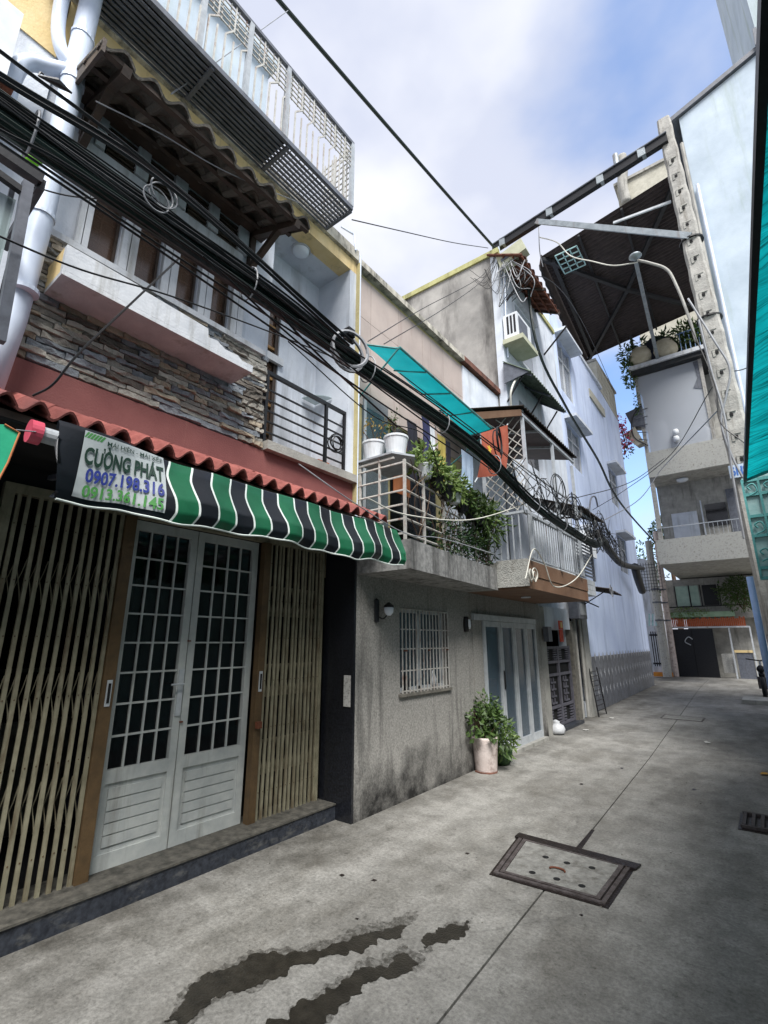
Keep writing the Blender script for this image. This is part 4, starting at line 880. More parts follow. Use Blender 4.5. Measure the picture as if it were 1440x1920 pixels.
# laundry under the teal sheet
for i, (y0, y1, z0, z1, xx, m, lb) in enumerate([(4.12, 4.32, 3.25, 3.95, -2.85, 'cloth_dark', 'black garment hanging behind the pots nearest the wall'), (4.38, 4.55, 3.35, 4.1, -2.82, 'cloth_navy', 'navy blue garment hanging on the balcony line'), (4.58, 4.72, 3.4, 4.05, -2.85, 'cloth_white', 'pale garment hanging next to the navy one'), (4.78, 4.98, 3.3, 4.0, -2.85, 'cloth_olive', 'yellow olive shirt hanging on the balcony line'), (5.02, 5.14, 3.35, 4.0, -2.87, 'cloth_dark', 'narrow black garment hanging beyond the olive shirt'), (5.3, 5.62, 3.2, 3.95, -2.8, 'cloth_blue', 'light blue cloth hanging beside the red flag')]):
    mb = MB(); n = 8; vs = []
    for a in range(n+1):
        for b in range(7): vs.append((xx+.03*math.sin(a*1.7+i)*(b/6), y0+(y1-y0)*(a/n)*(1-.15*(b/6))+.02*math.sin(b), z1-(z1-z0)*b/6-.02*math.sin(a*2)*(b/6)))
    fs = [(a*7+b, (a+1)*7+b, (a+1)*7+b+1, a*7+b+1) for a in range(n) for b in range(6)]; mb.add(vs, fs); mb.build('laundry', m, None, lb, 'clothes', 'laundry on the plant balcony', smooth=True)
MB().tube(bez((-2.84, 3.6, 4.15), (-2.84, 5.8, 4.12), .06), .004, 5).build('clothes_line', 'cable_grey', None, 'thin line carrying the laundry under the teal sheet', 'line')
# teal sheet awning
tt = thing('teal_sheet_awning', (-2.8, 4.7, 4.7), 'bright teal sheet awning over the plant balcony', 'awning')
A = AX(683, 643, -3.2); B = AY(749, 651, A.y); C_ = AY(922, 803, 5.68); Dd = AY(878, 815, 5.68)
mb = MB(); n = 18
for i in range(n+1):
    t = i/n; p = A.lerp(Dd, t); q = B.lerp(C_, t)
    for j in range(5):
        s = j/4; r_ = p.lerp(q, s); r_.z -= .02*math.sin(math.pi*s)+.006*math.sin(i*1.9); mb.v.append(tuple(r_))
mb.f = [(i*5+j, (i+1)*5+j, (i+1)*5+j+1, i*5+j+1) for i in range(n) for j in range(4)]; mb.m = [0]*len(mb.f)
mb.build('sheet', 'teal_sheet', tt, smooth=True)
MB().tube([B, C_], .014, 6).build('edge_tube', 'teal_paint', tt); 
for k in range(5): p = A.lerp(Dd, k/4); q = B.lerp(C_, k/4); MB().tube([p-Vector((0, 0, .02)), q-Vector((0, 0, .02))], .01, 6).build('cross_tube', 'teal_paint', tt)
for k in (0, 4): q = B.lerp(C_, k/4); MB().tube([q, (-3.38, q.y, q.z-.5)], .01, 6).build('strut', 'teal_paint', tt)

# ================================================================= HOUSE 3 (brown balcony)
h3 = thing('brown_balcony_house', (-3.1, 7.0, 0), 'house with white glazed folding doors under a brown painted balcony and lean-to roof', 'house')
mb = MB(); holed(mb, -3.22, -3.08, 5.782, 8.42, 0, 2.13, [(5.9, 8.12, .04, 1.86)]); mb.build('street_wall', 'terrazzo', h3)
mb = MB(); mb.box(-5.5, 8.3, 0, -3.221, 8.42, 2.13); mb.build('inner_wall', 'interior', h3)
MB().box(-5.5, 5.785, 2.3, -2.6, 8.35, 2.485).build('floor_slab', 'conc', h3)
mb = MB(); mb.box(-3.3, 5.80, 2.132, -2.2, 8.3, 2.29); mb.box(-2.21, 5.80, 2.29, -2.19, 8.3, 2.48); mb.build('brown_balcony', 'brown_paint', h3)
mb = MB(); mb.box(-2.62, 5.772, 2.16, -2.205, 5.799, 2.50); mb.box(-2.6, 5.8, 2.486, -2.215, 8.3, 2.5); mb.build('balcony_plaster', 'rough_white', h3)
MB().lathe((-2.7, 6.9, 2.117), [(.07, 0), (.07, .013)], 20).build('downlight', 'lamp_glass', h3)
MB().box(-3.08, 5.95, 0, -2.98, 8.15, .05).build('threshold', 'conc', h3)
MB().box(-3.09, 5.9, 1.78, -3.04, 8.12, 1.86).build('door_head', 'alu', h3)
MB().box(-3.10, 5.9, .04, -3.07, 6.18, 1.78).build('side_panel', 'terrazzo', h3)
for i, (a, b) in enumerate([(6.19, 6.72), (6.73, 7.2), (7.21, 7.66), (7.67, 8.11)]):
    d = thing('x', (0, 0, 0), None, None); d.name = 'glazed_door'; d.parent = h3; d.location = Vector((-3.08, a, .05))-wloc(h3)
    for y0, y1 in ((a, a+.055), (b-.055, b)): MB().box(-3.09, y0, .05, -3.045, y1, 1.775).build('stile', 'alu', d)
    for z0, z1 in ((.05, .15), (1.70, 1.775)): MB().box(-3.088, a+.055, z0, -3.047, b-.055, z1).build('rail', 'alu', d)
    MB().box(-3.075, a+.055, .15, -3.07, b-.055, 1.70).build('glass', 'glass_clear', d)
    if i == 1: MB().box(-3.044, a+.01, .85, -3.03, a+.04, 1.1).build('handle', 'black_steel', d)
MB().box(-4.2, 7.3, .3, -3.7, 7.9, .9).build('cabinet', 'cloth_orange', h3)
MB().box(-4.6, 6.2, .05, -4.5, 8.1, 1.9).build('white_curtain', 'cloth_white', h3)
# upper terrace room
MB().box(-3.38, 5.82, 2.49, -3.36, 7.98, 4.0).build('back_wall', 'white_wall', h3)
RXo = -2.15
for (x, y, z1) in ((RXo, 5.84, 4.52), (RXo, 7.95, 4.35), (RXo, 7.0, 4.42), (-2.75, 5.84, 4.6)): MB().box(x-.02, y-.02, 2.5, x+.02, y+.02, z1).build('post', 'light_steel', h3)
rl3 = thing('x', (0, 0, 0), None, None); rl3.name = 'balcony_railing'; rl3.parent = h3; rl3.location = Vector((-2.2, 5.8, 2.5))-wloc(h3)
bme = mesh_only(MB().box(-.007, -.007, 0, .007, .007, .58), 'railing_bar', 'light_steel')
for k in range(25): put(bme, 'railing_bar', (-2.22, 5.95+.095*k, 2.52), rl3)
for k in range(5): put(bme, 'railing_bar', (-2.3-.09*k, 5.84, 2.52), rl3)
MB().bar((-2.22, 5.86, 3.12), (-2.22, 8.3, 3.12), .045, .045).build('top_rail', 'light_steel', rl3); MB().bar((-2.22, 5.86, 2.53), (-2.22, 8.3, 2.53), .02, .02).build('bottom_rail', 'light_steel', rl3); MB().bar((-2.22, 5.84, 3.12), (-2.75, 5.84, 3.12), .03, .03).build('side_rail', 'light_steel', rl3)
MB().bar((-2.22, 5.86, 3.75), (-2.22, 8.0, 3.75), .02, .02).build('mid_rail', 'light_steel', rl3)
# lattice on the gable side
lt = thing('x', (0, 0, 0), None, None); lt.name = 'lattice_screen'; lt.parent = h3; lt.location = Vector((-2.5, 5.84, 3.2))-wloc(h3)
for k in range(-8, 8):
    for sg in (1, -1):
        x0, x1 = -2.75, -2.17; zlo, zhi = 3.14, 4.5; pts = []
        def clip(xa, za, s):
            # segment of the diagonal inside the panel
            P0 = []; 
            for t in [i/60 for i in range(61)]:
                x = x0+(x1-x0)*t; zz = za+s*(x-x0)*1.0
                if zlo <= zz <= zhi: P0.append((x, 5.842+(.006 if s > 0 else 0), zz))
            return P0
        zc = 3.14+.14*k+(0 if sg > 0 else .6); P0 = clip(x0, zc, sg)
        if len(P0) > 3: MB().bar(P0[0], P0[-1], .012, .008, ref=(0, 1, 0)).build('lattice_bar', 'white_steel', lt)
def corr(p00, p01, p10, p11, n, amp, th, m, nm, par):    # corrugated sheet: rows run from p0* (eave) to p1* (top); waves across
    mb = MB(); p00, p01, p10, p11 = map(Vector, (p00, p01, p10, p11)); nn = (p01-p00).cross(p10-p00).normalized()
    if nn.z < 0: nn = -nn
    k = n*6
    for i in range(k+1):
        t = i/k; o = nn*amp*math.sin(t*n*2*math.pi)
        for q in (p00.lerp(p01, t), p10.lerp(p11, t)): mb.v += [tuple(q+o), tuple(q+o-nn*th)]
    for i in range(k):
        a = i*4; b = a+4; mb.f += [(a, b, b+2, a+2), (a+1, a+3, b+3, b+1), (a, a+1, b+1, b), (a+2, b+2, b+3, a+3)]
    mb.f += [(0, 2, 3, 1), (4*k, 4*k+1, 4*k+3, 4*k+2)]; mb.m = [0]*len(mb.f); return mb.build(nm, m, par)
rf3 = thing('lean_to_roof', (-2.6, 6.9, 4.5), 'dark corrugated lean-to roof with a tan timber gable edge over the middle balcony', 'roof')
e0 = Vector((-2.08, 5.72, 4.53)); e1 = Vector((-2.08, 8.1, 4.53)); t0_ = Vector((-3.38, 5.72, 4.86)); t1_ = Vector((-3.38, 8.0, 4.86))
corr(e0, e1, t0_, t1_, 26, .012, .006, 'corr_dark', 'corrugated_sheet', rf3)
MB().slab([(-3.38, 5.74, 4.80), (-2.12, 5.74, 4.49), (-2.12, 5.74, 4.40), (-3.38, 5.74, 4.66)], (0, .025, 0)).build('gable_board', 'brown_paint', rf3)
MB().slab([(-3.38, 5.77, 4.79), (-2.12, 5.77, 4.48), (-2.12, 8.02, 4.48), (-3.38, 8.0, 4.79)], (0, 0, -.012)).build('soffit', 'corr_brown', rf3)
for yy in (6.5, 7.25): MB().bar((-3.36, yy, 4.73), (-2.14, yy, 4.45), .03, .03).build('rafter', 'light_steel', rf3)
MB().bar((-2.14, 5.78, 4.44), (-2.14, 8.05, 4.44), .03, .04).build('eave_beam', 'light_steel', rf3)
# wavy small roof beyond
rf4 = thing('small_corrugated_roof', (-2.4, 8.7, 3.6), 'small ragged corrugated roof just below the lean-to roof, beyond its far post', 'roof')
corr((-2.05, 8.0, 3.63), (-2.05, 9.35, 3.63), (-2.9, 8.0, 3.95), (-2.9, 9.35, 3.95), 14, .014, .006, 'corr_dark', 'corrugated_sheet', rf4)
MB().bar((-2.15, 8.02, 3.58), (-2.15, 9.3, 3.58), .03, .03).build('eave_beam', 'light_steel', rf4); MB().bar((-3.15, 8.6, 3.7), (-2.1, 8.6, 3.6), .03, .03).build('bracket', 'black_steel', rf4)
# flag
fl = thing('national_flag', (-2.3, 5.4, 4.2), 'faded red flag with a yellow star hanging over the cables on a slanted staff', 'flag')
fq = [AX(902, 812, -2.28), AX(950, 797, -2.3), AX(956, 838, -2.3), AX(948, 885, -2.28), AX(925, 893, -2.3), AX(897, 895, -2.28), AX(903, 850, -2.26)]
fc = sum(fq, Vector())/len(fq); mb = MB(); ring = fq
mb.v = [tuple(fc+Vector((.03, 0, 0)))]+[tuple(p+Vector((.015*math.sin(i*2.2), 0, 0))) for i, p in enumerate(ring)]; mb.f = [(0, i+1, (i+1) % len(ring)+1) for i in range(len(ring))]; mb.m = [0]*len(mb.f)
mb.build('flag_cloth', 'flag_red', fl, smooth=True)
c = AX(918, 842, -2.24); mb = MB(); vs = [c]+[c+Vector((0, math.cos(t+.3)*(.075 if k % 2 == 0 else .03), math.sin(t+.3)*(.075 if k % 2 == 0 else .03))) for k, t in enumerate([i*math.pi/5 for i in range(10)])]
mb.add(vs, [(0, i+1, (i+1) % 10+1) for i in range(10)]); mb.build('star', 'flag_yellow', fl)
MB().tube([AX(952, 795, -2.32), AX(890, 905, -2.3)], .008, 6).build('staff', 'alu', fl)

# ================================================================= HOUSE 4 (tall grey)
h4 = thing('tall_grey_house', (-3.4, 9.6, 0), 'tall narrow grey house with stained blind side wall and dark carved gate', 'house')
mb = MB(); holed(mb, -3.35, -3.2, 8.0, 11.4, 0, 9.3, [(8.68, 10.12, .05, 1.72), (8.8, 9.9, 7.2, 8.6), (8.6, 9.7, 4.9, 6.2), (10.3, 11.1, .3, 2.0)]); mb.build('front_wall', 'white_wall', h4)
MB().box(-8.5, 8.0, 0, -3.352, 8.15, 9.3).build('side_wall', 'grey_side', h4)
mb = MB(); mb.box(-8.5, 11.25, 0, -3.352, 11.4, 9.3); mb.box(-8.6, 8.0, 0, -8.5, 11.4, 9.3); mb.box(-5, 8.16, 0, -4.9, 11.2, 9.3); mb.build('inner_wall', 'interior', h4)
mb = MB(); mb.box(-8.6, 7.96, 9.302, -3.16, 11.45, 9.42); mb.build('coping', mat('yellow_coping', '8f8c5a', 'b0ae7c', streak='5a5840', samt=.4), h4)
MB().box(-3.34, 8.02, 4.88, -3.28, 9.95, 4.9).build('floor_ledge', 'conc', h4)
MB().box(-3.3, 8.8, 7.2, -3.29, 9.9, 8.6).build('window_pane', 'glass_frost', h4); MB().box(-3.3, 8.6, 4.9, -3.29, 9.7, 6.2).build('window_pane', 'glass_dark', h4)
MB().tube(spline([(-3.17, 8.05, 9.5), (-3.15, 8.2, 8.8), (-3.16, 8.1, 7.6), (-3.17, 8.12, 6.9)]), .02, 6).build('downpipe', 'pvc', h4)
for z0 in (7.1, 8.65): MB().box(-3.199, 8.7, z0, -3.13, 10.0, z0+.05).build('window_ledge', 'white_paint', h4)
# ground floor
MB().box(-3.199, 8.42, 0, -3.08, 8.66, 2.1).build('gate_pier', 'conc', h4); MB().box(-3.199, 10.13, 0, -3.08, 10.35, 1.9).build('gate_pier', 'dusty_stone', h4); MB().box(-3.199, 8.66, 1.73, -3.1, 10.13, 2.12).build('gate_lintel', 'white_wall', h4)
MB().box(-3.199, 11.0, 0, -3.1, 11.38, 2.6).build('corner_pier', 'conc', h4)
gt = thing('x', (0, 0, 0), None, None); gt.name = 'carved_gate'; gt.parent = h4; gt.location = Vector((-3.15, 8.7, .05))-wloc(h4)
MB().box(-3.2, 8.69, .06, -3.18, 10.11, 1.40).build('gate_sheet', 'dark_void', gt)
D('gate_paint', '4b4a52', '62616a', scale=10, rough=.6, bump=.05)
for a, b in ((8.69, 8.75), (9.36, 9.44), (10.05, 10.11)): MB().box(-3.178, a, .06, -3.14, b, 1.42).build('gate_stile', 'gate_paint', gt)
for z0 in (.06, .36, .9, 1.12, 1.37): MB().box(-3.177, 8.752, z0, -3.142, 9.358, z0+.045).build('gate_rail', 'gate_paint', gt); MB().box(-3.177, 9.442, z0, -3.142, 10.048, z0+.045).build('gate_rail', 'gate_paint', gt)
for s in (8.76, 9.45):
    for k in range(5):
        MB().box(-3.175, s, .12+.048*k, -3.15, s+.17, .145+.048*k).build('gate_louvre', 'gate_paint', gt); MB().box(-3.175, s+.42, .12+.048*k, -3.15, s+.59, .145+.048*k).build('gate_louvre', 'gate_paint', gt)
        MB().box(-3.175, s, 1.18+.04*k, -3.15, s+.17, 1.2+.04*k).build('gate_louvre', 'gate_paint', gt); MB().box(-3.175, s+.42, 1.18+.04*k, -3.15, s+.59, 1.2+.04*k).build('gate_louvre', 'gate_paint', gt)
    for k in range(4):
        for q in range(2): MB().box(-3.174, s+.17+.13*q, .44+.115*k, -3.152, s+.17+.13*q+.03, .53+.115*k).build('gate_block', 'gate_paint', gt); MB().box(-3.174, s+.2+.13*q, .43+.115*k, -3.155, s+.3+.13*q, .46+.115*k).build('gate_block', 'gate_paint', gt)
MB().box(-3.2, 8.7, 0, -3.02, 10.2, .05).build('gate_threshold', 'granite_edge', h4)
lan = thing('red_door_hanging', (-3.05, 8.9, 1.8), 'red and gold paper hanging above the dark carved gate', 'door hanging')
p = AX(1050, 1172, -3.02); MB().box(p.x, p.y-.1, p.z-.08, p.x+.02, p.y+.1, p.z+.08).build('top_panel', 'red_lantern', lan)
for k in (-1, 0, 1): MB().box(p.x, p.y+.065*k-.025, p.z-.3, p.x+.015, p.y+.065*k+.025, p.z-.085).build('tassel', 'red_lantern', lan)
MB().box(p.x+.021, p.y-.05, p.z-.05, p.x+.026, p.y+.05, p.z+.05).build('gold_mark', 'gold', lan)
eb = thing('meter_box', (-3.0, 10.2, 2.2), 'dark electricity meter box under the short tiled balcony', 'meter box')
MB().box(-3.08, 10.1, 1.95, -2.9, 10.7, 2.35).build('casing', 'grey_steel', eb); MB().box(-2.9, 10.2, 2.02, -2.88, 10.6, 2.25).build('cover', 'glass_frost', eb)
MB().box(-3.05, 8.46, 1.5, -2.96, 8.64, 1.75).build('meter_box', 'grey_steel', None, 'small grey box on the pier left of the carved gate', 'meter box')
for yy in (10.5, 10.85): MB().tube([(-3.12, yy, 0.05), (-3.12, yy, 2.3)], .03, 8).build('downpipe', 'conc', h4)
rk = thing('folded_rack', (-3.0, 11.2, 0), 'black iron folding rack leaning at the foot of the blue wall', 'rack')
for yy in (11.15, 11.75): MB().bar((-3.0, yy, 0), (-3.1, yy, .95), .025, .02).build('rack_leg', 'black_steel', rk)
for k in range(9): MB().bar((-3.0-.01*k, 11.16, .12+.095*k), (-3.0-.01*k, 11.74, .12+.095*k), .012, .012).build('rack_bar', 'black_steel', rk)
# short tiled balcony with louvred screen
MB().box(-3.19, 8.35, 2.29, -2.35, 9.35, 2.56).build('short_balcony', 'white_wall', h4)
tm = mesh_only(MB().box(0, .002, .002, .012, .196, .086), 'wall_tile', 'white_paint')
for i in range(5):
    for j in range(3): put(tm, 'wall_tile', (-2.349, 8.355+.2*i, 2.292+.09*j), h4)
lou = mesh_only(MB().bar((0, 0, 0), (0, 1.1, 0), .006, .035), 'screen_slat', 'grey_steel')
for k in range(12): put(lou, 'screen_slat', (-2.34, 8.28, 2.62+.06*k), h4)
for yy in (8.3, 9.36): MB().box(-2.36, yy-.02, 2.561, -2.32, yy+.02, 3.35).build('screen_post', 'grey_steel', h4)
sm = thing('tin_hood', (-2.7, 10.6, 2.5), 'small dark tin hood on crossed struts sticking out past the tiled balcony', 'hood')
corr((-2.3, 10.2, 2.50), (-2.35, 11.5, 2.47), (-3.1, 10.2, 2.66), (-3.1, 11.5, 2.66), 8, .014, .006, 'corr_dark', 'corrugated_sheet', sm)
MB().bar((-3.12, 10.5, 2.1), (-2.5, 10.7, 2.5), .02, .02).build('strut', 'black_steel', sm); MB().bar((-3.12, 10.5, 2.45), (-2.7, 10.9, 2.2), .02, .02).build('strut', 'black_steel', sm)
# AC
ac = thing('air_conditioner', (-3.0, 9.0, 7.1), 'beige air conditioner outdoor unit on a bracket high on the tall grey house', 'air conditioner')
p = AX(973, 628, -3.0); MB().box(-3.17, p.y-.35, p.z-.25, -2.88, p.y+.35, p.z+.3).build('casing', 'plastic_white', ac)
MB().box(-2.879, p.y-.3, p.z-.2, -2.87, p.y+.15, p.z+.22).build('fan_grille', 'grey_steel', ac); MB().box(-3.19, p.y-.4, p.z-.36, -2.78, p.y+.4, p.z-.26).build('bracket_shelf', 'plastic_beige', ac)
for k in range(3): MB().box(-3.1+.07*k, p.y-.356, p.z-.15, -3.06+.07*k, p.y-.351, p.z+.25).build('side_slot', 'black_steel', ac)
# upper tiled brick roof
rb = thing('high_tile_roof', (-2.9, 9.2, 9.0), 'brick brown tiled overhang at the top of the tall grey house', 'roof')
tb = tile_mesh(.24, .26, .02, 'tile_brick', .2)
for i in range(10):
    for j in range(4): put(tb, 'roof_tile', (-2.64-.17*j, 8.05+.225*i, 8.95+.095*j), rb, rot=(0, R(-29), R(180)))
for xx, zz in ((-2.67, 8.90), (-2.85, 9.0), (-3.05, 9.1)): MB().bar((xx, 7.95, zz), (xx, 10.2, zz), .03, .03).build('batten', 'rust', rb)
for yy in (8.1, 9.1, 10.1): MB().bar((-3.2, yy, 9.2), (-2.62, yy, 8.86), .04, .05).build('rafter', 'brown_wood', rb); 
for yy in (8.2, 10.5): MB().bar((-3.2, yy, 8.2), (-2.6, yy, 8.75), .03, .03).build('bracket', 'black_steel', rb)
# mid corrugated roof
rc = thing('mossy_corrugated_roof', (-2.9, 9, 6.4), 'mossy green corrugated awning over the upper window of the tall grey house', 'roof')
corr((-2.68, 7.9, 6.32), (-2.68, 10.0, 6.32), (-3.2, 7.9, 6.72), (-3.2, 10.0, 6.72), 20, .014, .008, 'corr_green', 'corrugated_sheet', rc)
MB().slab([(-3.2, 7.92, 6.7), (-2.72, 7.92, 6.33), (-3.2, 7.92, 6.25)], (0, .02, 0)).build('end_triangle', 'grey_steel', rc)
for yy in (8.0, 9.0, 9.9): MB().bar((-3.2, yy, 6.66), (-2.7, yy, 6.28), .03, .03).build('rafter', 'grey_steel', rc); MB().bar((-3.2, yy, 5.9), (-2.85, yy, 6.36), .025, .025).build('bracket', 'black_steel', rc)
cd = thing('curved_conduit', (-3.05, 8.3, 6), 'white plastic conduit bent like a hook below the mossy awning', 'conduit')
MB().tube(spline([AX(958, 765, -3.1), AX(958, 735, -3.05), AX(968, 712, -3.0), AX(985, 705, -3.0), AX(997, 718, -3.0)]), .02, 8).build('conduit', 'cable_white', cd)

# ================================================================= BLUE HOUSE
bh = thing('pale_blue_house', (-3.4, 16, 0), 'tall pale lilac blue house wall with grey tiled base beyond the gate house', 'house')
bx0, bx1, by0, by1 = -3.25, -3.47, 11.45, 20.4
def bxx(y): return bx0+(bx1-bx0)*(y-by0)/(by1-by0)
wins = [(11.9, 13.2, 7.95, 9.55), (12.0, 13.3, 5.9, 7.05), (16.9, 18.2, 6.0, 7.3), (16.9, 18.3, 3.7, 4.9), (11.9, 13.1, 3.35, 4.1)]
mb = MB(); holed(mb, -.2, 0, by0, by1, 0, 10.3, wins)
mb.v = [(v[0]+bxx(v[1]), v[1], v[2]) for v in mb.v]; mb.build('front_wall', 'pale_blue', bh)
mb = MB(); mb.box(-9, by0, 0, -3.5, by0+.15, 10.3); mb.box(-9, by1-.15, 0, -3.7, by1, 10.3); mb.box(-9, by0, 10.1, -3.7, by1, 10.3); mb.box(-4.6, by0+.2, 0, -4.5, by1-.2, 10.0); mb.build('rear_wall', 'pale_blue', bh)
for (a, b, c, d) in wins:
    x = bxx((a+b)/2); wp = MB().box(x-.1, a, c, x-.09, b, d).build('window_pane', 'glass_frost', bh)
    for y0 in (a, (a+b)/2-.025, b-.05): MB().box(x-.089, y0, c, x-.05, y0+.05, d).build('window_frame', 'white_paint', wp)
    MB().box(x-.088, a+.05, c+(d-c)*.68, x-.055, b-.05, c+(d-c)*.72).build('window_frame', 'white_paint', wp)
    MB().box(x-.05, a-.12, d+.03, x+.32, b+.12, d+.11).build('window_hood', 'white_wall', bh)
tmk = mesh_only(MB().box(0, .003, .003, .02, .397, .387), 'base_tile', 'blue_tile')
n = int((by1-by0)/.4)
for i in range(n):
    for j in range(3): y = by0+.02+.4*i; put(tmk, 'base_tile', (bxx(y)+.001, y, .39*j), bh, rot=(0, 0, R(1.4)))
dm = mesh_only(MB().slab([(0, .2, -.02), (0, .26, .09), (0, .2, .2), (0, .14, .09)], (.006, 0, 0)), 'tile_motif', 'blue_tile_line')
for i in range(n):
    for j in range(3): y = by0+.02+.4*i; put(dm, 'tile_motif', (bxx(y)+.022, y-.2, .39*j+.28), bh) if i else None
MB().slab([(bxx(17.3)-.02, 17.3, 10.302), (bxx(20.4)-.02, 20.4, 10.302), (bxx(20.4)-.02, 20.4, 11.55), (bxx(17.3)-.02, 17.3, 11.55)], (-2, 0, 0)).build('stair_tower', 'tan_block', bh)
tn = mesh_only(MB().box(0, .01, .01, .02, .60, .24), 'tower_block', 'tan_block')
for i in range(5):
    for j in range(5): put(tn, 'tower_block', (bxx(17.3+.62*i)-.018, 17.3+.62*i, 10.31+.25*j), bh, rot=(0, 0, R(1.4)))
MB().box(-3.9, 17.25, 11.56, -3.40, 20.45, 11.65).build('tower_coping', 'conc', bh)
MB().box(bxx(16)-.1, 11.5, 10.302, bxx(16)+.06, 17.2, 10.42).build('roof_coping', 'white_wall', bh)
bal = thing('x', (0, 0, 0), None, None); bal.name = 'high_balcony'; bal.parent = bh; bal.location = Vector((-3.3, 15.5, 9.6))-wloc(bh)
MB().box(bxx(16.3)+.002, 15.3, 9.2, bxx(16.3)+.06, 17.2, 9.5).build('balcony_front', 'tan_block', bal)
# small sculpted wall ornaments / brackets
orn = thing('wall_brackets', (-3.2, 14.5, 3.9), 'dark hooked wall bracket on the pale blue wall', 'bracket')
MB().tube(spline([AX(1105, 958, -3.2), AX(1108, 935, -3.15), AX(1116, 932, -3.1), AX(1121, 950, -3.1)]), .022, 8).build('hook', 'grey_steel', orn)
ac3 = thing('air_conditioner', (-3.1, 12.5, 3.4), 'round fan air conditioner unit half hidden behind the thick cable bundle', 'air conditioner')
p = AX(1100, 1022, -3.0); MB().box(-3.2, p.y-.4, p.z-.28, -2.9, p.y+.4, p.z+.28).build('casing', 'plastic_white', ac3); MB().lathe((0, 0, 0), [(.2, 0), (.2, .02)], 20).build('fan_ring', 'grey_steel', ac3).matrix_local = Matrix.Translation(Vector((-2.89, p.y, p.z))-wloc(ac3)) @ Matrix.Rotation(R(90), 4, 'Y')

# ================================================================= FAR END : balcony building across the alley end
fb = thing('balcony_building', (-1.4, 22, 0), 'narrow weathered building with stacked balconies closing the end of the alley', 'apartment building')
FY = 21.0; XL, XR = -2.75, .4
mb = MB(); mb.box(XL-.1, FY, 4.35, XR, FY+.15, 5.3); mb.build('lower_parapet', 'rough_white', fb)
MB().box(XL-.1, FY+.151, 4.35, XR, 27, 4.5).build('lower_floor_slab', 'conc', fb)
mb = MB(); mb.box(XL, FY, 7.85, XR, FY+.15, 8.9); mb.build('upper_parapet', 'rough_white', fb)
MB().box(XL, FY+.151, 7.85, XR, 27, 8.0).build('upper_floor_slab', 'conc', fb)
MB().box(XL-.1, FY-.35, 12.55, XR, 27, 12.72).build('terrace_slab', 'white_paint', fb)
MB().box(XL-.05, FY-.25, 12.35, XR, 27, 12.549).build('terrace_beam', 'canopy_steel', fb)
mb = MB(); holed(mb, 0, .15, 0, 1, 0, 1, [])
mb = MB(); mb.box(XL+.05, 22.6, 4.5, XR, 22.75, 7.85); mb.box(XL+.05, 22.6, 8.0, XR, 22.75, 12.35); mb.box(XL, 22.75, 4.5, XL+.12, 27, 12.35); mb.box(XL-.1, 26.9, 0, XR, 27, 12.35); mb.build('recessed_wall', 'conc', fb)
for q in ((XL, FY+.05, 8.9, XL+.12, FY+.2, 12.35), (XL, FY+.1, 5.3, XL+.15, FY+.25, 7.85), (-.45, FY+.02, 8.9, -.33, FY+.14, 12.35)): MB().box(*q).build('corner_column', 'conc_pole', fb)
D('balcony_side', '8f8f94', 'a9a9ae', scale=5, streak='5b5a58', samt=.4)
# glass enclosure with things behind
gl = MB().box(XL+.12, FY+.06, 8.9, -.45, FY+.075, 12.34).build('glass_screen', 'glass_frost', fb)
MB().slab([(-.34, FY+.04, 12.3), (-.62, FY+.04, 12.3), (-.55, FY+.04, 11.6), (-.75, FY+.04, 11.2), (-.4, FY+.04, 11.05)], (0, .01, 0)).build('torn_film', 'grey_steel', fb)
MB().lathe((-2.2, FY+.55, 8.95), [(.3, 0), (.34, .1), (.34, 1.0), (.3, 1.3), (.1, 1.4)], 18).build('water_drum', 'plastic_white', None, 'white plastic water drum behind the frosted balcony glass', 'drum', smooth=True)
MB().lathe((-.9, FY+.6, 8.95), [(.2, 0), (.4, .3), (.45, .6), (.3, .75)], 18).build('white_basin', 'plastic_white', None, 'round white basin behind the frosted glass beside the pole', 'basin', smooth=True)
for k in range(2): MB().lathe((-1.6+.02*k, FY-.06, 9.1+.28*k), [(.08, 0), (.11, .05), (.11, .17), (.08, .22)], 12).build('insulator_cup', 'plastic_white', fb, smooth=True)
# lower balcony contents
mb = MB(); mb.box(-2.35, 22.55, 4.6, -1.45, 22.59, 6.6); mb.build('white_door', 'white_wall', fb)
MB().box(-1.3, 22.55, 4.9, -1.25, 22.59, 7.0).build('pilaster', 'white_wall', fb); MB().box(-1.15, 22.55, 5.9, -.45, 22.59, 6.8).build('dark_window', 'glass_dark', fb); MB().box(-.4, 22.56, 4.6, -.1, 22.59, 7.3).build('grey_panel', 'grey_steel', fb)
for k in range(9): MB().bar((-1.2+.14*k, FY+.07, 5.3), (-1.2+.14*k, FY+.07, 5.75), .012).build('balcony_bar', 'light_steel', fb)
MB().bar((-2.7, FY+.07, 5.77), (.3, FY+.07, 5.77), .03).build('balcony_rail', 'light_steel', fb)
MB().lathe((-1.7, 21.9, 7.70), [(.1, 0), (.2, .05), (.22, .12)], 16).build('ceiling_lamp', 'lamp_glass', fb, smooth=True)
# stair tower with pipes above the canopy
MB().box(-2.35, 21.6, 12.721, .3, 25, 22.9).build('roof_tower', 'tan_block', fb); MB().box(-2.45, 21.5, 22.9, .35, 25.1, 23.05).build('tower_roof', 'conc', fb)
MB().tube(spline([(-2.0, 21.4, 21.5), (-2.05, 21.35, 22.6), (-1.9, 21.35, 23.6), (-1.9, 21.35, 24.2)]), .22, 10).build('vent_pipe', 'conc', fb, smooth=True); MB().tube([(-1.9, 21.3, 21.2), (.2, 21.3, 21.4)], .16, 10).build('drain_pipe', 'galv', fb, smooth=True)
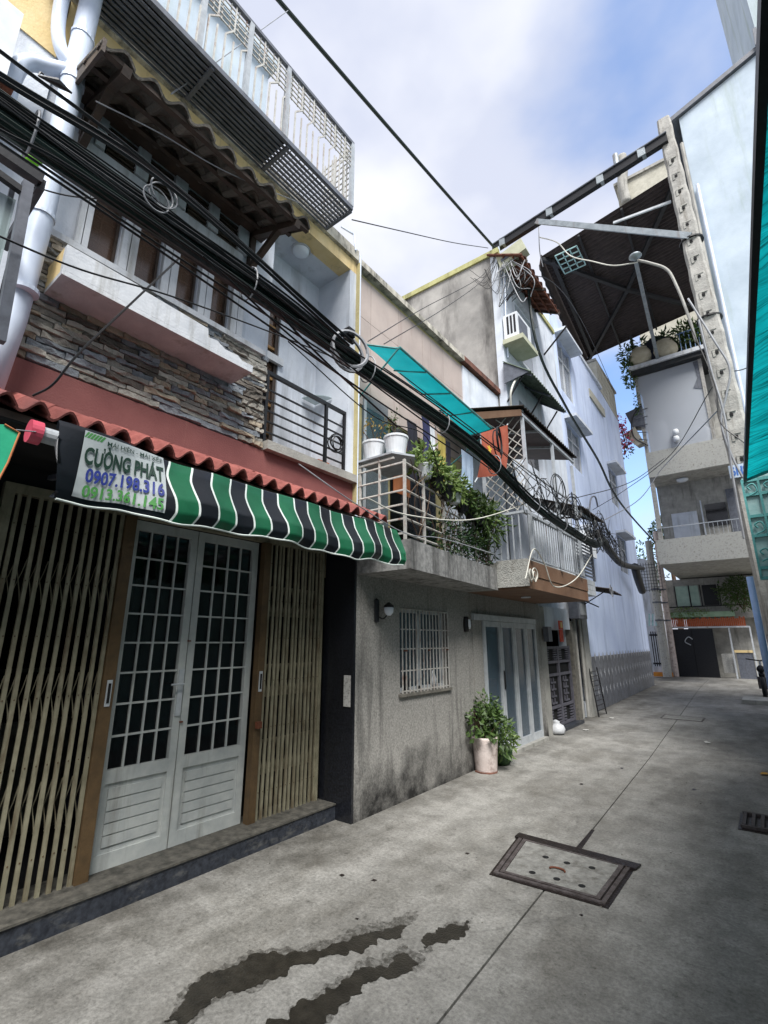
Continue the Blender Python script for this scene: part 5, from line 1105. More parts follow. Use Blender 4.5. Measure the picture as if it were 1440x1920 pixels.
# first floor shop front under it
MB().box(XL-.9, 26.3, 2.5, XR+.4, 26.89, 4.3).build('first_floor_wall', 'conc', fb)
D('pale_green_pane', '8fa89a', 'a6bcae', rough=.4)
for a, b, m in ((-3.05, -2.55, 'pale_green_pane'), (-2.5, -2.15, 'pale_green_pane'), (-2.0, -1.45, 'black_steel')): MB().box(a, 26.27, 3.08, b, 26.295, 3.98).build('first_floor_window', m, fb)
for a in (-3.1, -2.53, -2.1, -1.4): MB().box(a, 26.25, 3.05, a+.04, 26.269, 4.0).build('window_post', 'black_steel', fb)
MB().bar((-3.6, 26.1, 3.02), (.3, 26.1, 3.05), .05, .05).build('ledge_rail', 'black_steel', fb)
mb = MB()
for k in range(40): x = -3.5+.072*k; mb.box(x, 26.0, 2.15, x+.06, 26.03, 2.5+random.uniform(-.03, .05))
mb.build('scalloped_fascia', 'orange_panel', fb)
MB().box(-3.55, 25.97, 2.08, -.5, 26.04, 2.148).build('fascia_rail', 'white_paint', fb)
fp = thing('flower_boxes', (-2, 26, 2.6), 'row of green flower boxes above the orange fascia at the alley end', 'flower box')
MB().box(-3.5, 25.95, 2.56, -.95, 26.25, 2.78).build('trough', mat('trough_green', '7d9a7c', '9ab098'), fp); lf = MB(); leaves(lf, (-2.7, 25.95, 2.75), (.9, .12, .2), 500, .1, hollow=0); lf.build('foliage', 'leaf_light', fp)
bu = thing('far_tree', (-.6, 25.5, 3), 'leafy green bush hanging beside the first floor windows at the alley end', 'bush')
lf = MB(); leaves(lf, (-.6, 25.7, 3.55), (.85, .5, .65), 1500, .14, hollow=0); lf.build('foliage', 'leaf', bu); mb, _ = twigs((-.6, 25.7, 2.8), .8, 8, .3, .015); mb.build('stem', 'twig', bu)
MB().box(-3.47, 25.99, 0, -1.85, 26.03, 2.05).build('gate_panel', 'black_steel', fb)
MB().box(-2.66, 25.975, .02, -2.64, 25.988, 2.04).build('gate_seam', 'dark_void', fb)
mb = MB(); mb.tube(spline([(-2.75, 25.96, 1.35), (-2.95, 25.96, 1.5), (-2.8, 25.96, 1.7), (-2.65, 25.96, 1.6)]), .02, 5); mb.build('gate_emblem', 'alu', fb)
MB().box(-3.62, 25.95, 0, -3.48, 26.3, 2.5).build('gate_pillar', 'rough_white', fb)
for x in (-1.25, -.52): MB().box(x-.03, 25.95, 0, x+.03, 26.0, 2.08).build('shop_post', 'alu', fb)
MB().box(-1.7, 26.25, .2, -1.3, 26.28, 1.0).build('stall_board', 'paper', fb)
MB().box(-1.15, 26.0, 0, -.58, 26.02, 1.05).build('roller_shutter', 'grey_steel', fb); MB().box(-1.2, 25.97, 1.05, -.55, 26.05, 1.15).build('shutter_head', 'cream', fb)
# left of the gate: fence, base, columns
MB().box(-4.3, 25.6, 0, -3.65, 25.8, .42).build('low_wall', 'white_wall', None, 'low white wall base under the black railings at the alley end', 'wall')
MB().box(-4.3, 25.4, 0, -3.55, 25.59, .18).build('kerb_block', 'orange_paint', None, 'orange painted kerb block at the foot of the white wall', 'kerb')
fn = thing('black_railings', (-4, 25.7, .42), 'black vertical bar railings beside the dark gate at the alley end', 'railing')
for k in range(7): MB().box(-4.25+.09*k, 25.68, .42, -4.21+.09*k, 25.72, 1.95).build('railing_bar', 'black_steel', fn)
for zz in (.5, 1.75): MB().box(-4.3, 25.66, zz, -3.64, 25.679, zz+.08).build('railing_rail', 'black_steel', fn)
aw3 = thing('mint_awning', (-4.0, 25.5, 2.2), 'small mint green and white striped awning by the far railings', 'awning')
for k in range(5): MB().slab([(-4.2+.07*k, 25.6, 2.75), (-4.13+.07*k, 25.6, 2.75), (-4.13+.07*k, 25.2, 2.2), (-4.2+.07*k, 25.2, 2.2)], (0, 0, -.01)).build('awning_strip', ['teal_light', 'white_paint'][k % 2], aw3)
MB().box(-3.85, 25.5, 1.85, -3.6, 25.58, 2.3).build('notice_board', 'paper', None, 'small white board hung above the far black railings', 'board')
for i, (xa, xb, y, r, m, lb, z1) in enumerate([(-3.75, -3.75, 25.4, .17, 'rough_white', 'pale peeling concrete column left of the far shop', 6.1), (-3.45, -3.5, 25.85, .13, 'pot_pale', 'slim reddish peeling column right beside the pale one at the far shop', 6.6)]):
    t = thing('street_column', (xb, y, 0), lb, 'column')
    MB().tube([(xb, y, 0 if i == 0 else 0), (xa, y, z1)], [r*1.1, r*.85], 10).build('shaft', m, t); 
    for zz in (2.4, 3.2, 3.8): MB().lathe((xb, y, zz), [(r*1.15, 0), (r*1.15, .07)], 10).build('strap', 'grey_steel', t)
# tangle lattice box under the cables at the blue house end
lb_ = thing('wire_basket', (-3.4, 20.6, 3.6), 'dark wire mesh basket where the cable bundle meets the far corner', 'wire basket')
for k in range(9): MB().box(-3.5+.09*k, 20.5, 3.3, -3.485+.09*k, 20.52, 4.4).build('mesh_bar', 'black_steel', lb_)
for k in range(9): MB().box(-3.5, 20.49, 3.35+.12*k, -2.78, 20.505, 3.365+.12*k).build('mesh_bar', 'black_steel', lb_)
# trees beyond
for i, (x, y, z, r, m, lb) in enumerate([(-5.2, 30, 5.2, 1.5, 'leaf', 'green tree crown behind the blue house end'), (-3.9, 33, 7.8, .9, 'leaf_dark', 'small dark tree top showing above the far roofs')]):
    t = thing('tree', (x, y, 0), lb, 'tree'); lf = MB(); leaves(lf, (x, y, z), (r, r, r*1.1), 1600, .22, hollow=.2); lf.build('crown', m, t)
    MB().tube([(x, y, 0), (x+.1, y, z*.6), (x, y, z)], [.18, .12, .05], 8).build('trunk', 'twig', t)
# left side far building + distant blocks
MB().box(-9, 27.5, 0, -4.35, 33, 5.6).build('far_house', 'white_wall', None, 'plain pale house far behind the black railings', 'house')
MB().box(1.5, 27, 0, 9, 34, 9).build('far_house', 'conc', None, 'plain grey house behind the right side of the far shops', 'house')
# balcony planters on the terrace
for i, (px, lb) in enumerate([(1205, 'large egg shaped pale planter, left of the two on the terrace edge'), (1250, 'large egg shaped pale planter, right of the two on the terrace edge')]):
    p = AY(px, 690 if i == 0 else 678, FY-.1); c = Vector((p.x, FY-.05, 12.72))
    t = thing('egg_planter', c, lb, 'planter', 'egg shaped planters on the terrace'); MB().lathe(c, [(.2, 0), (.38, .12), (.47, .32), (.46, .5), (.36, .68), (.30, .74), (.33, .78), (.26, .76)], 24).build('pot', 'clay_pot', t, smooth=True)
    lf = MB(); leaves(lf, c+Vector((0, .1, .95)), (.35, .3, .35), 120, .3, hollow=0, aspect=.25); lf.build('foliage', 'leaf_dark', t)
tp = thing('terrace_shrubs', (-1, 21, 12.8), 'row of trailing green plants along the high terrace edge', 'plants')
lf = MB()
for k in range(7): leaves(lf, (-.9+.17*k, 21.2, 13.6+.15*math.sin(k)), (.35, .3, .5), 150, .25, hollow=0, aspect=.25)
leaves(lf, (-2.9, 20.9, 12.6), (.22, .3, .75), 420, .14, hollow=0); leaves(lf, (-2.85, 20.8, 13.4), (.3, .3, .5), 220, .2, hollow=0, aspect=.3); leaves(lf, (-2.75, 20.85, 11.2), (.1, .1, .7), 60, .14, hollow=0); lf.build('foliage', 'leaf', tp)
MB().tube([(-2.9, 21, 12.7), (-2.85, 21, 13.2)], .02, 5).build('stem', 'twig', tp)
tarp = thing('tarp_bundle', (-1.8, 21.4, 13.3), 'black tarpaulin bundle piled behind the egg shaped planters', 'tarpaulin')
mb = MB(); mb.lathe((-1.75, 21.5, 12.73), [(.7, 0), (.85, .4), (.7, 1.0), (.35, 1.3), (.1, 1.4)], 14); mb.v = [(x+.12*mnoise.noise(Vector((x, y, z))*3), y, z+.14*mnoise.noise(Vector((x+5, y, z))*3)) for x, y, z in mb.v]; mb.build('tarp', 'cloth_dark', tarp)
rr_ = thing('x', (0, 0, 0), None, None); rr_.name = 'terrace_railing'; rr_.parent = fb; rr_.location = Vector((-.6, 21.1, 12.8))-wloc(fb)
for k in range(8): MB().bar((-.9+.16*k, 21, 12.73), (-.9+.16*k, 21, 13.7), .03).build('railing_bar', 'blue_pipe', rr_)
MB().bar((-1.0, 21, 13.7), (.35, 21, 13.7), .04).build('railing_top', 'blue_pipe', rr_)
# bougainvillea
bg_ = thing('bougainvillea', (-3.1, 21, 10), 'pink flowering climber on the side of the balcony building', 'climbing plant')
lf = MB(); c = AY(1160, 820, 20.8); leaves(lf, c, (.45, .5, .75), 420, .13, hollow=0, aspect=.8); leaves(lf, c+Vector((.2, 0, .7)), (.15, .3, .3), 60, .1, hollow=0, aspect=.8); lf.build('blossom', 'bloom', bg_)
lf = MB(); leaves(lf, c+Vector((.2, 0, -.4)), (.35, .4, .5), 120, .12, hollow=0); lf.build('foliage', 'leaf', bg_); mb, _ = twigs(c+Vector((.25, 0, -.6)), 1.2, 8, .25, .012); mb.build('stem', 'twig', bg_)
# side grille + dish-like hood on left side of that building
sg = thing('side_window_cage', AY(1200, 790, FY), 'rounded wire window cage and awning flap on the side of the balcony building', 'window cage')
pts = [AY(1203, 760, FY), AY(1190, 775, FY), AY(1184, 795, FY), AY(1190, 820, FY), AY(1215, 835, FY)]
MB().tube(spline(pts), .03, 6).build('cage_ring', 'black_steel', sg)
for k in range(5): MB().tube([AY(1187+3*k, 775+12*k, FY), AY(1214, 765+15*k, FY)], .02, 5).build('cage_bar', 'grey_steel', sg)
MB().slab([AY(1172, 775, FY), AY(1203, 760, FY), AY(1210, 800, FY), AY(1185, 800, FY)], (0, .5, 0)).build('flap', 'grey_steel', sg)
MB().slab([AY(1170, 815, FY), AY(1190, 800, FY), AY(1208, 830, FY), AY(1195, 835, FY)], (0, .4, 0)).build('flap', 'tan_block', sg)

# ================================================================= ROOF CANOPY over the alley
ca = thing('roof_canopy', (-2.3, 17.4, 14), 'large dark brown corrugated roof canopy spanning high over the alley', 'canopy')
P1 = AZ(1016, 480, 14.0); P2 = AZ(1245, 335, 14.5); P3 = AZ(1103, 671, 14.0); P4 = AZ(1300, 583, 14.5); P2 = Vector((P2.x+.35, P2.y, 14.55)); P4 = Vector((P4.x+.35, P4.y, 14.55))
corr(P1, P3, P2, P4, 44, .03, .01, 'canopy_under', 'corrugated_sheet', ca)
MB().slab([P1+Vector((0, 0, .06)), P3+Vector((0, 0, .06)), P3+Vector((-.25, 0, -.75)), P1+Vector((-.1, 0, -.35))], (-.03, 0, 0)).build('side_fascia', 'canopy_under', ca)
mb = MB(); 
for k in range(30):
    t = k/30; p = (P1+Vector((-.1, 0, -.35))).lerp(P3+Vector((-.25, 0, -.75)), t); mb.box(p.x-.03, p.y, p.z-.12-.08*(k % 2), p.x, p.y+.2, p.z+.05)
mb.build('ragged_edge', 'canopy_steel', ca)
Cc = (P1+P2+P3+P4)/4; Cc.z -= .22
for q in (P1, P2, P3, P4): MB().bar(Cc, q+Vector((0, 0, -.14)), .12, .12).build('brace', 'canopy_steel', ca)
for q, r_ in ((P1.lerp(P3, .12), P2.lerp(P4, .12)), (P1.lerp(P3, .9), P2.lerp(P4, .9))): pass
MB().bar(P1+Vector((.25, .3, -.12)), P3+Vector((.25, -.3, -.12)), .12, .12).build('edge_beam', 'canopy_steel', ca)
for t in (.3, .62): MB().bar(P1.lerp(P2, t)+Vector((0, 0, -.1)), P3.lerp(P4, t)+Vector((0, 0, -.1)), .06, .06).build('purlin', 'canopy_steel', ca)
MB().bar(AZ(1192, 490, 13.9), Vector((-1.75, 20.7, 12.73)), .12, .12).build('strut', 'galv', ca)
for x in (-2.6, .25): MB().bar((x, 21.2, 12.73), (x, P3.y-.3, 14.2), .1, .1).build('post', 'canopy_steel', ca)
cgp = thing('hanging_grid', AZ(1070, 488, 13.7), 'small pale green wire grid hanging under the dark canopy near its left corner', 'wire grid')
o_ = AZ(1070, 488, 13.75)
for k in range(5): MB().bar(o_+Vector((-.35, -.5+.25*k, 0)), o_+Vector((.35, -.5+.25*k, 0)), .03).build('grid_bar', 'teal_light', cgp)
for k in range(4): MB().bar(o_+Vector((-.35+.23*k, -.5, 0)), o_+Vector((-.35+.23*k, .5, 0)), .03).build('grid_bar', 'teal_light', cgp)

# ================================================================= RIGHT SIDE
pw = thing('pale_right_house', (1.2, 11.5, 0), 'tall pale mint house wall behind the concrete pole at the right', 'house')
mb = MB(); mb.slab([(.26, 10, 4.3), (1.73, 10, 4.3), (1.73, 10, 12.82), (.26, 10, 12.30)], (0, 3.4, 0)); mb.build('wall', 'pale_green', pw)
mb = MB(); mb.box(1.735, 9.9, 0, 8, 13.4, 20); mb.build('tall_block', 'pale_green', pw)
MB().slab([(.0, 9.93, 12.23), (1.73, 9.93, 12.84), (1.73, 9.93, 12.95), (.0, 9.93, 12.34)], (0, 3.6, 0)).build('roof_edge', 'grey_steel', pw)
MB().tube([(.22, 9.96, 4.3), (.22, 9.96, 11.6)], .035, 8).build('downpipe', 'conc', pw); MB().tube([(.33, 9.93, 4.3), (.33, 9.93, 10.4)], .03, 8).build('downpipe', 'pvc', pw)
MB().bar((1.7, 9.88, 12.9), (1.72, 9.86, 13.3), .03, .06).build('roof_bracket', 'grey_steel', pw)
ts = thing('teal_shop', (.5, 9, 0), 'teal painted shop front with ornate iron panels along the right side', 'shop')
mb = MB(); mb.box(.16, 8.6, 0, 1.7, 14.2, 4.29); mb.build('wall', 'teal_light', ts)
MB().box(.06, 8.7, 2.45, .159, 13.5, 2.9).build('fascia', 'teal_light', ts)
for k in range(5):
    y = 8.75+.95*k; pn = MB().box(.10, y, .1, .155, y+.88, 2.4).build('iron_panel', 'teal_paint', ts)
    for q in range(5): MB().box(.085, y+.05+.18*q, .15, .099, y+.07+.18*q, 2.35).build('panel_bar', 'teal_light', pn)
    MB().tube(spline([(.09, y+.2, 1.5), (.08, y+.3, 1.8), (.09, y+.5, 1.7), (.08, y+.4, 1.5)]), .015, 5).build('scroll', 'teal_light', pn)
mb = MB(); mb.box(.6, -.35, 0, 3, 8.59, 3.7); mb.build('near_wall', 'teal_light', ts)
MB().box(.6, -12, 0, 6, -.36, 5.2).build('near_shade_block', 'white_wall', None, 'plain unseen block added at the right behind the viewer to shade the near alley', 'house')  # added out of view; its height governs shade on the near left fronts
MB().box(.59, -.5, 0.1, .6, 3.2, 2.3).build('shutter', 'teal_paint', ts)
sp_ = thing('x', (0, 0, 0), None, None); sp_.name = 'side_screen'; sp_.parent = ts; sp_.location = Vector((.3, 6, 2.2))-wloc(ts)
q0 = AY(1399, 905, 6.0); q1 = AY(1420, 1088, 6.0); sx = (q0.x+q1.x)/2
MB().box(sx, 6.0, q1.z, .6, 6.03, q0.z+.05).build('screen_sheet', 'teal_light', sp_)
for zz in (q1.z, q1.z+.1, q1.z+.42, q1.z+.62, q0.z-.15, q0.z): MB().box(sx-.01, 5.975, zz, .6, 5.998, zz+.03).build('screen_rail', 'teal_paint', sp_)
for xx in (sx, sx+.13, sx+.27): MB().box(xx-.01, 5.97, q1.z+.03, xx+.01, 5.974, q0.z).build('screen_post', 'teal_paint', sp_)
for xx in (sx+.065, sx+.2):
    for zz in (q1.z+.25, q1.z+.52, q0.z-.08): MB().tube(spline([(xx-.03, 5.98, zz-.07), (xx+.04, 5.975, zz-.03), (xx+.02, 5.975, zz+.05), (xx-.03, 5.975, zz+.03), (xx-.01, 5.975, zz-.01)], 5), .008, 5).build('scroll', 'teal_paint', sp_)
# teal net awning on steel frame overhead right
tn_ = thing('teal_net_awning', (.4, 3, 2.95), 'teal shade net awning on a dark steel edge along the right side of the frame', 'awning')
zt_ = 3.0
e_near = Vector((.308, -.5, 3.0)); e_far = Vector((.07, 5.6, 3.0)); w_near = Vector((.66, -.5, 3.16)); w_far = Vector((.66, 5.6, 3.16))
mb = MB(); nU, nV_ = 60, 8
for i in range(nU+1):
    for j in range(nV_+1):
        p = e_near.lerp(e_far, i/nU).lerp(w_near.lerp(w_far, i/nU), j/nV_); p.z += .02*math.sin(i*1.7)*math.sin(j*.8)+.012*mnoise.noise(p*6); mb.v.append(tuple(p))
mb.f = [(i*(nV_+1)+j, (i+1)*(nV_+1)+j, (i+1)*(nV_+1)+j+1, i*(nV_+1)+j+1) for i in range(nU) for j in range(nV_)]; mb.m = [0]*len(mb.f); mb.build('net', 'teal_net', tn_, smooth=True)
MB().bar(e_near, e_far, .025, .04).build('edge_bar', 'black_steel', tn_); MB().bar(e_far, w_far, .02, .03).build('end_bar', 'teal_paint', tn_)

MB().tube([(-.1, 14, 0), (-.1, 14, 2.95)], .07, 12).build('blue_pipe', 'blue_pipe', None, 'pale blue vertical pipe at the right edge in front of the teal shop', 'pipe', smooth=True)

# concrete pole
po = thing('concrete_pole', (.08, 8, 0), 'tall tapered concrete utility pole with square stamped steps on the right', 'utility pole')
b0_, t0_ = AY(1395, 880, 8), AY(1248, 245, 8)
slope = (t0_-b0_)/(t0_.z-b0_.z); foot = b0_-slope*b0_.z; top = t0_+slope*.2
def pat(z): return foot.lerp(top, z/top.z)
wb, wt = .36, .19
mb = MB(); vs = []; nz_ = 40
for i in range(nz_+1):
    z = top.z*i/nz_; c = pat(z); hw = (wb+(wt-wb)*i/nz_)/2; hw += .012*(1 if (i % 2) else 0)*(1 if z > 4 else 0)
    ch = hw*.75
    for (dx, dy) in ((-ch, -hw), (ch, -hw), (hw, -ch), (hw, ch), (ch, hw), (-ch, hw), (-hw, ch), (-hw, -ch)): vs.append((c.x+dx, c.y+dy, z))
fs = [(i*8+k, i*8+(k+1) % 8, (i+1)*8+(k+1) % 8, (i+1)*8+k) for i in range(nz_) for k in range(8)]+[tuple(range(7, -1, -1)), tuple(nz_*8+k for k in range(8))]
mb.add(vs, fs); mb.build('shaft', 'conc_pole', po)
z = 3.9; k = 0
while z < 9.3:
    c = pat(z); hw = (wb+(wt-wb)*z/top.z)/2+.012
    MB().box(c.x-.055, c.y-hw-.004, z-.06, c.x-.02, c.y-hw+.01, z+.06).build('step_recess_rim', 'conc', po); MB().box(c.x-.055, c.y-hw-.006, z+.045, c.x+.055, c.y-hw+.01, z+.06).build('step_recess_rim', 'conc', po)
    MB().box(c.x-.022, c.y-hw-.009, z-.02, c.x+.018, c.y-hw+.01, z+.022).build('step_hole', 'dark_void', po); z += .335; k += 1
for zz in (7.65, 6.2): c = pat(zz); MB().lathe(c, [(.17, 0), (.17, .025)], 16).build('band', 'cable', po)
c = pat(3.72); pn = thing('pole_number_plate', c, 'faded white plate with blue number 6H27 on the concrete pole', 'sign')
mb = MB().box(c.x-.17, c.y-.215, c.z-.08, c.x+.12, c.y-.195, c.z+.1).build('plate', 'sign_white', pn)
vs, fs = text_mesh('6H27', .03); m2 = MB(); m2.v = [(c.x-.15+.25*a, c.y-.218, c.z-.055+.13*b) for a, b in vs]; m2.f = fs; m2.m = [0]*len(fs); m2.build('plate_number', 'sign_blue', pn)
# gantry beam
gb_ = thing('gantry_beam', (-1.7, 8.2, 9.8), 'dark steel channel beam crossing high over the alley', 'beam')
ba = pat(9.75)+Vector((0, -.12, 0)); bb = AY(925, 468, 8.2)
MB().bar(ba, bb, .1, .18).build('channel', 'black_steel', gb_); MB().bar(ba+Vector((0, -.06, .08)), bb+Vector((0, -.06, .08)), .03, .02).build('flange', 'grey_steel', gb_)
for t in (.12, .33, .62, .93): p = ba.lerp(bb, t); MB().box(p.x-.06, p.y-.07, p.z-.09, p.x+.06, p.y+.05, p.z+.1).build('clamp_plate', 'galv', gb_)
p = AY(1155, 300, 8.1); MB().tube([p+Vector((0, 0, -.35)), p+Vector((0, 0, .12))], .05, 10).build('insulator_post', 'galv', gb_, smooth=True)
br = thing('diagonal_brace', (-1.2, 8, 8.5), 'long pale steel flat bar bracing the gantry beam down to the pole', 'brace')
MB().bar(AY(1005, 415, 8.05), pat(7.67)+Vector((0, -.15, 0)), .03, .1).build('brace_bar', 'galv', br)
MB().bar(AY(1150, 418, 8.15), AY(1258, 378, 8.1), .03, .04).build('white_bracket', 'white_paint', br)
# streetlight arm
ar = thing('street_lamp', (-.3, 7.9, 6.5), 'curved street lamp arm reaching left from the concrete pole with a round disc', 'street lamp')
MB().tube(spline([AY(1305, 640, 7.8), AY(1290, 590, 7.8), AY(1268, 535, 7.8), AY(1250, 505, 7.8), AY(1218, 493, 7.8), AY(1196, 488, 7.8)]), .021, 10).build('arm', 'conc_pole', ar, smooth=True)
p = AY(1191, 481, 7.8); MB().lathe(p, [(.02, -.05), (.08, -.02), (.1, .0), (.09, .02), (.02, .05)], 16).build('lamp_disc', 'galv', ar, smooth=True)
# thin conduits on pole
for i, (a, b) in enumerate([((1320, 600), (1412, 1090)), ((1335, 620), (1345, 900))]): pass
MB().tube(spline([AY(1290, 560, 7.75), AY(1340, 640, 7.7), AY(1368, 690, 7.7), AY(1362, 740, 7.7), AY(1352, 790, 7.7), AY(1370, 850, 7.7), AY(1395, 900, 7.7)]), .014, 8).build('pole_cable', 'cable_grey', None, 'pale cable looping down the front of the concrete pole', 'cable', smooth=True)
MB().tube(spline([AY(1310, 600, 7.72), AY(1335, 700, 7.7), AY(1358, 780, 7.7), AY(1375, 900, 7.7), AY(1395, 1010, 7.7)]), .016, 6).build('pole_cable', 'cable_grey', None, 'straight grey conduit running down the left face of the pole', 'cable')
MB().tube(spline([AY(1395, 830, 7.6), AY(1350, 790, 7.65), AY(1340, 720, 7.68), AY(1290, 600, 7.7)]), .009, 6).build('pole_cable', 'cable', None, 'dark cable sagging across the pole above the number plate', 'cable')

# splitter box at the beam's left end
sb_ = thing('cable_splitter_box', AY(968, 475, 8.1), 'beige cable splitter box hung at the left end of the gantry beam', 'junction box')
p = AY(972, 478, 8.1); MB().bar(AY(938, 498, 8.1), AY(985, 462, 8.1), .22, .3).build('casing', 'plastic_beige', sb_); MB().bar(AY(940, 490, 8.0), AY(955, 480, 8.0), .05, .06).build('terminal', 'grey_steel', sb_)

# ================================================================= CABLES
def cable(pts, r, m, label, group=None, nm='cable', n=5): return MB().tube(pts, r, n).build(nm, m, None, label, 'cable', group)
# bundle along the street: path points
ctrl = [Vector((-2.0, -1.6, 3.50)), Vector((-2.0, .2, 3.45)), Vector((-2.0, 1.5, 3.45)), Vector((-2.0, 2.33, 3.42)), Vector((-2.0, 4.1, 3.38)), Vector((-1.98, 5.55, 3.11)), Vector((-2.0, 7.0, 3.05)), Vector((-2.05, 8.6, 3.1)), Vector((-2.25, 10.5, 3.25)), Vector((-2.6, 13.0, 3.35)), Vector((-3.2, 17, 3.9)), Vector((-3.3, 20.4, 4.05))]
ctrl[8:] = [AX(1130, 1012, -2.2), AX(1150, 1040, -2.35), AX(1172, 1060, -2.6), AX(1205, 1066, -2.95)]
N_B = 22
GB = 'thick black cable bundle along the left house fronts'
for k in range(N_B):
    ang = random.uniform(0, 2*math.pi); rr = math.sqrt(random.random())*.072; r = random.choice([.007, .009, .011, .014]); ox, oz = math.cos(ang)*rr*.7, math.sin(ang)*rr
    pts = []
    for i, c in enumerate(ctrl):
        tight = 1.0 if i in (0, 1, 2) else .75; wob_ = .018 if i < 6 else .012
        pts.append(c+Vector((ox*tight+random.uniform(-wob_, wob_), 0, oz*tight+random.uniform(-wob_, wob_))))
    cable(spline(pts, 7), r, random.choice(['cable', 'cable', 'cable_green', 'cable_dust']), 'black cable in the thick bundle along the left house fronts', GB)
# outlying parallel cables just above/below the bundle
GO = 'loose black wires running beside the cable bundle'
for (a, b, c, r) in [((-10, 88), (300, 325), (660, 640), .008), ((-10, 132), (330, 350), (655, 640), .011), ((-10, 142), (330, 360), (655, 648), .009), ((-10, 250), (330, 480), (700, 720), .006), ((-10, 238), (200, 358), (620, 650), .007), ((-10, 262), (300, 470), (690, 740), .006), ((-10, 180), (280, 400), (640, 665), .006), ((-10, 165), (300, 380), (650, 660), .004), ((500, 560), (600, 668), (745, 800), .007), ((380, 480), (620, 690), (860, 850), .006), ((480, 545), (700, 720), (920, 880), .006), ((560, 600), (760, 720), (940, 850), .006)]:
    x = -1.9+random.uniform(-.05, .05); P_ = [AX(*a, x), AX(*b, x), AX(*c, x)]; cable(spline(P_, 10), r, 'cable', 'thin black wire running loose beside the cable bundle', GO)
for (P_, r, m, lb) in [
    ([AX(-20, 435, -2.3), AX(150, 505, -2.32), AX(320, 555, -2.35), AX(500, 620, -2.4), AX(650, 680, -2.45)], .005, 'cable', 'single thin wire crossing in front of the white planter box'),
    ([AX(335, 485, -2.4), AX(250, 565, -2.42), AX(150, 660, -2.45), AX(100, 720, -2.5), AX(62, 742, -2.6)], .006, 'cable', 'black wire slanting from the window down to the red roof tiles'),
    ([AX(60, 350, -2.4), AX(150, 370, -2.4), AX(300, 378, -2.4)], .004, 'cable', 'thin wire tied across the white wall left of the windows'),
    ([AX(180, 190, -2.6), AX(300, 250, -2.6), AX(420, 320, -2.55), AX(560, 380, -2.5)], .004, 'cable_grey', 'thin grey wire under the mossy tile roof'),
    ([AX(540, 20, -3.0), AX(345, 160, -2.95), AX(330, 168, -2.95)], .004, 'cable_grey', 'thin grey stay wire by the cage floor'),
    ([AX(660, 412, -3.05), AX(760, 435, -3.2), AX(850, 455, -3.3), AX(915, 465, -3.4)], .007, 'cable', 'thin twisted wire crossing the sky from the cage to the beam end'),
    ([AX(690, 640, -2.4), AX(790, 580, -2.9), AX(900, 520, -3.1), AX(930, 480, -3.2)], .005, 'cable', 'thin wire rising from the bundle to the beam end'),
    ([AX(720, 645, -2.4), AX(830, 580, -2.9), AX(900, 530, -3.1), AX(935, 490, -3.2)], .005, 'cable', 'second thin wire rising beside the pink wall to the beam end'),
    ([AX(540, 640, -2.5), AX(700, 780, -2.3), AX(800, 820, -2.2), AX(830, 930, -2.3)], .005, 'cable', 'slack black wire dropping past the white pots'),
    ([AX(690, 935, -2.3), AX(760, 965, -2.2), AX(880, 975, -2.1), AX(970, 950, -2.05), AX(1000, 935, -2.0)], .007, 'cable_white', 'whitish cable drooping across the creeper railing'),
    ([AX(560, 870, -2.6), AX(660, 940, -2.35), AX(760, 1000, -2.3), AX(830, 1010, -2.2), AX(930, 1040, -2.1)], .005, 'cable_grey', 'grey cable running low past the white railing'),
    ([AX(720, 690, -2.2), AX(880, 800, -2.1), AX(1010, 905, -2.05), AX(1080, 960, -2.0)], .006, 'cable', 'black wire over the teal sheet edge'),
    ([AX(750, 700, -2.15), AX(900, 815, -2.1), AX(1000, 890, -2.05), AX(1080, 950, -2.0)], .005, 'cable', 'black wire just under the teal sheet edge'),
    ([AX(985, 470, -3.0), AX(1005, 640, -2.9), AX(1060, 760, -2.85), AX(1120, 860, -2.85), AX(1165, 945, -2.9), AX(1240, 1030, -3.1)], .03, 'cable_green', 'thick dark cable running down past the blue house windows'),
    ([AY(1105, 960, 14), AY(1170, 920, 13), AY(1260, 850, 11), AY(1340, 720, 9), AY(1400, 690, 8.2)], .008, 'cable', 'thin cable crossing from the blue wall to the number plate pole'),
    ([AY(1075, 935, 11), AY(1180, 905, 13), AY(1245, 860, 16)], .01, 'cable', 'thin wire from the lean-to roof toward the balcony building'),
    ([AY(1115, 985, 12), AY(1200, 935, 15), AY(1240, 880, 18), AY(1355, 760, 8)], .012, 'cable_grey', 'grey wire climbing from the blue wall to the pole'),
    ([AY(1010, 418, 8.3), AY(1012, 470, 8.3), AY(1018, 500, 8.35)], .01, 'cable_grey', 'short wire dangling from the beam'),
    ([AY(1012, 445, 8.3), AY(1045, 455, 8.2), AY(1070, 480, 8.1), AY(1110, 490, 8.0), AY(1150, 498, 7.9), AY(1195, 492, 7.85)], .011, 'cable_white', 'pale twin wire linking the beam drop to the street lamp'),
    ([AY(960, 565, 8), AY(1020, 520, 8), AY(1090, 600, 12), AY(1150, 730, 18)], .008, 'cable', 'thin line across the gap under the canopy'),
    ([AX(985, 1085, -2.15), AX(1000, 1030, -2.1), AX(1020, 1055, -2.1), AX(1040, 1100, -2.1), AX(1080, 1085, -2.1), AX(1110, 1040, -2.1)], .008, 'cable_white', 'whitish cord hanging in a loop over the brown balcony edge'),
]: cable(spline(P_, 8), r, m, lb)
# main overhead cable
ov = AY(932, 470, 8.2); on = AY(528, 0, 2.2); cable(bez(on+(on-ov)*.5, ov, .06, 24), .026, 'cable_green', 'thick overhead cable crossing the sky to the beam end', n=8)
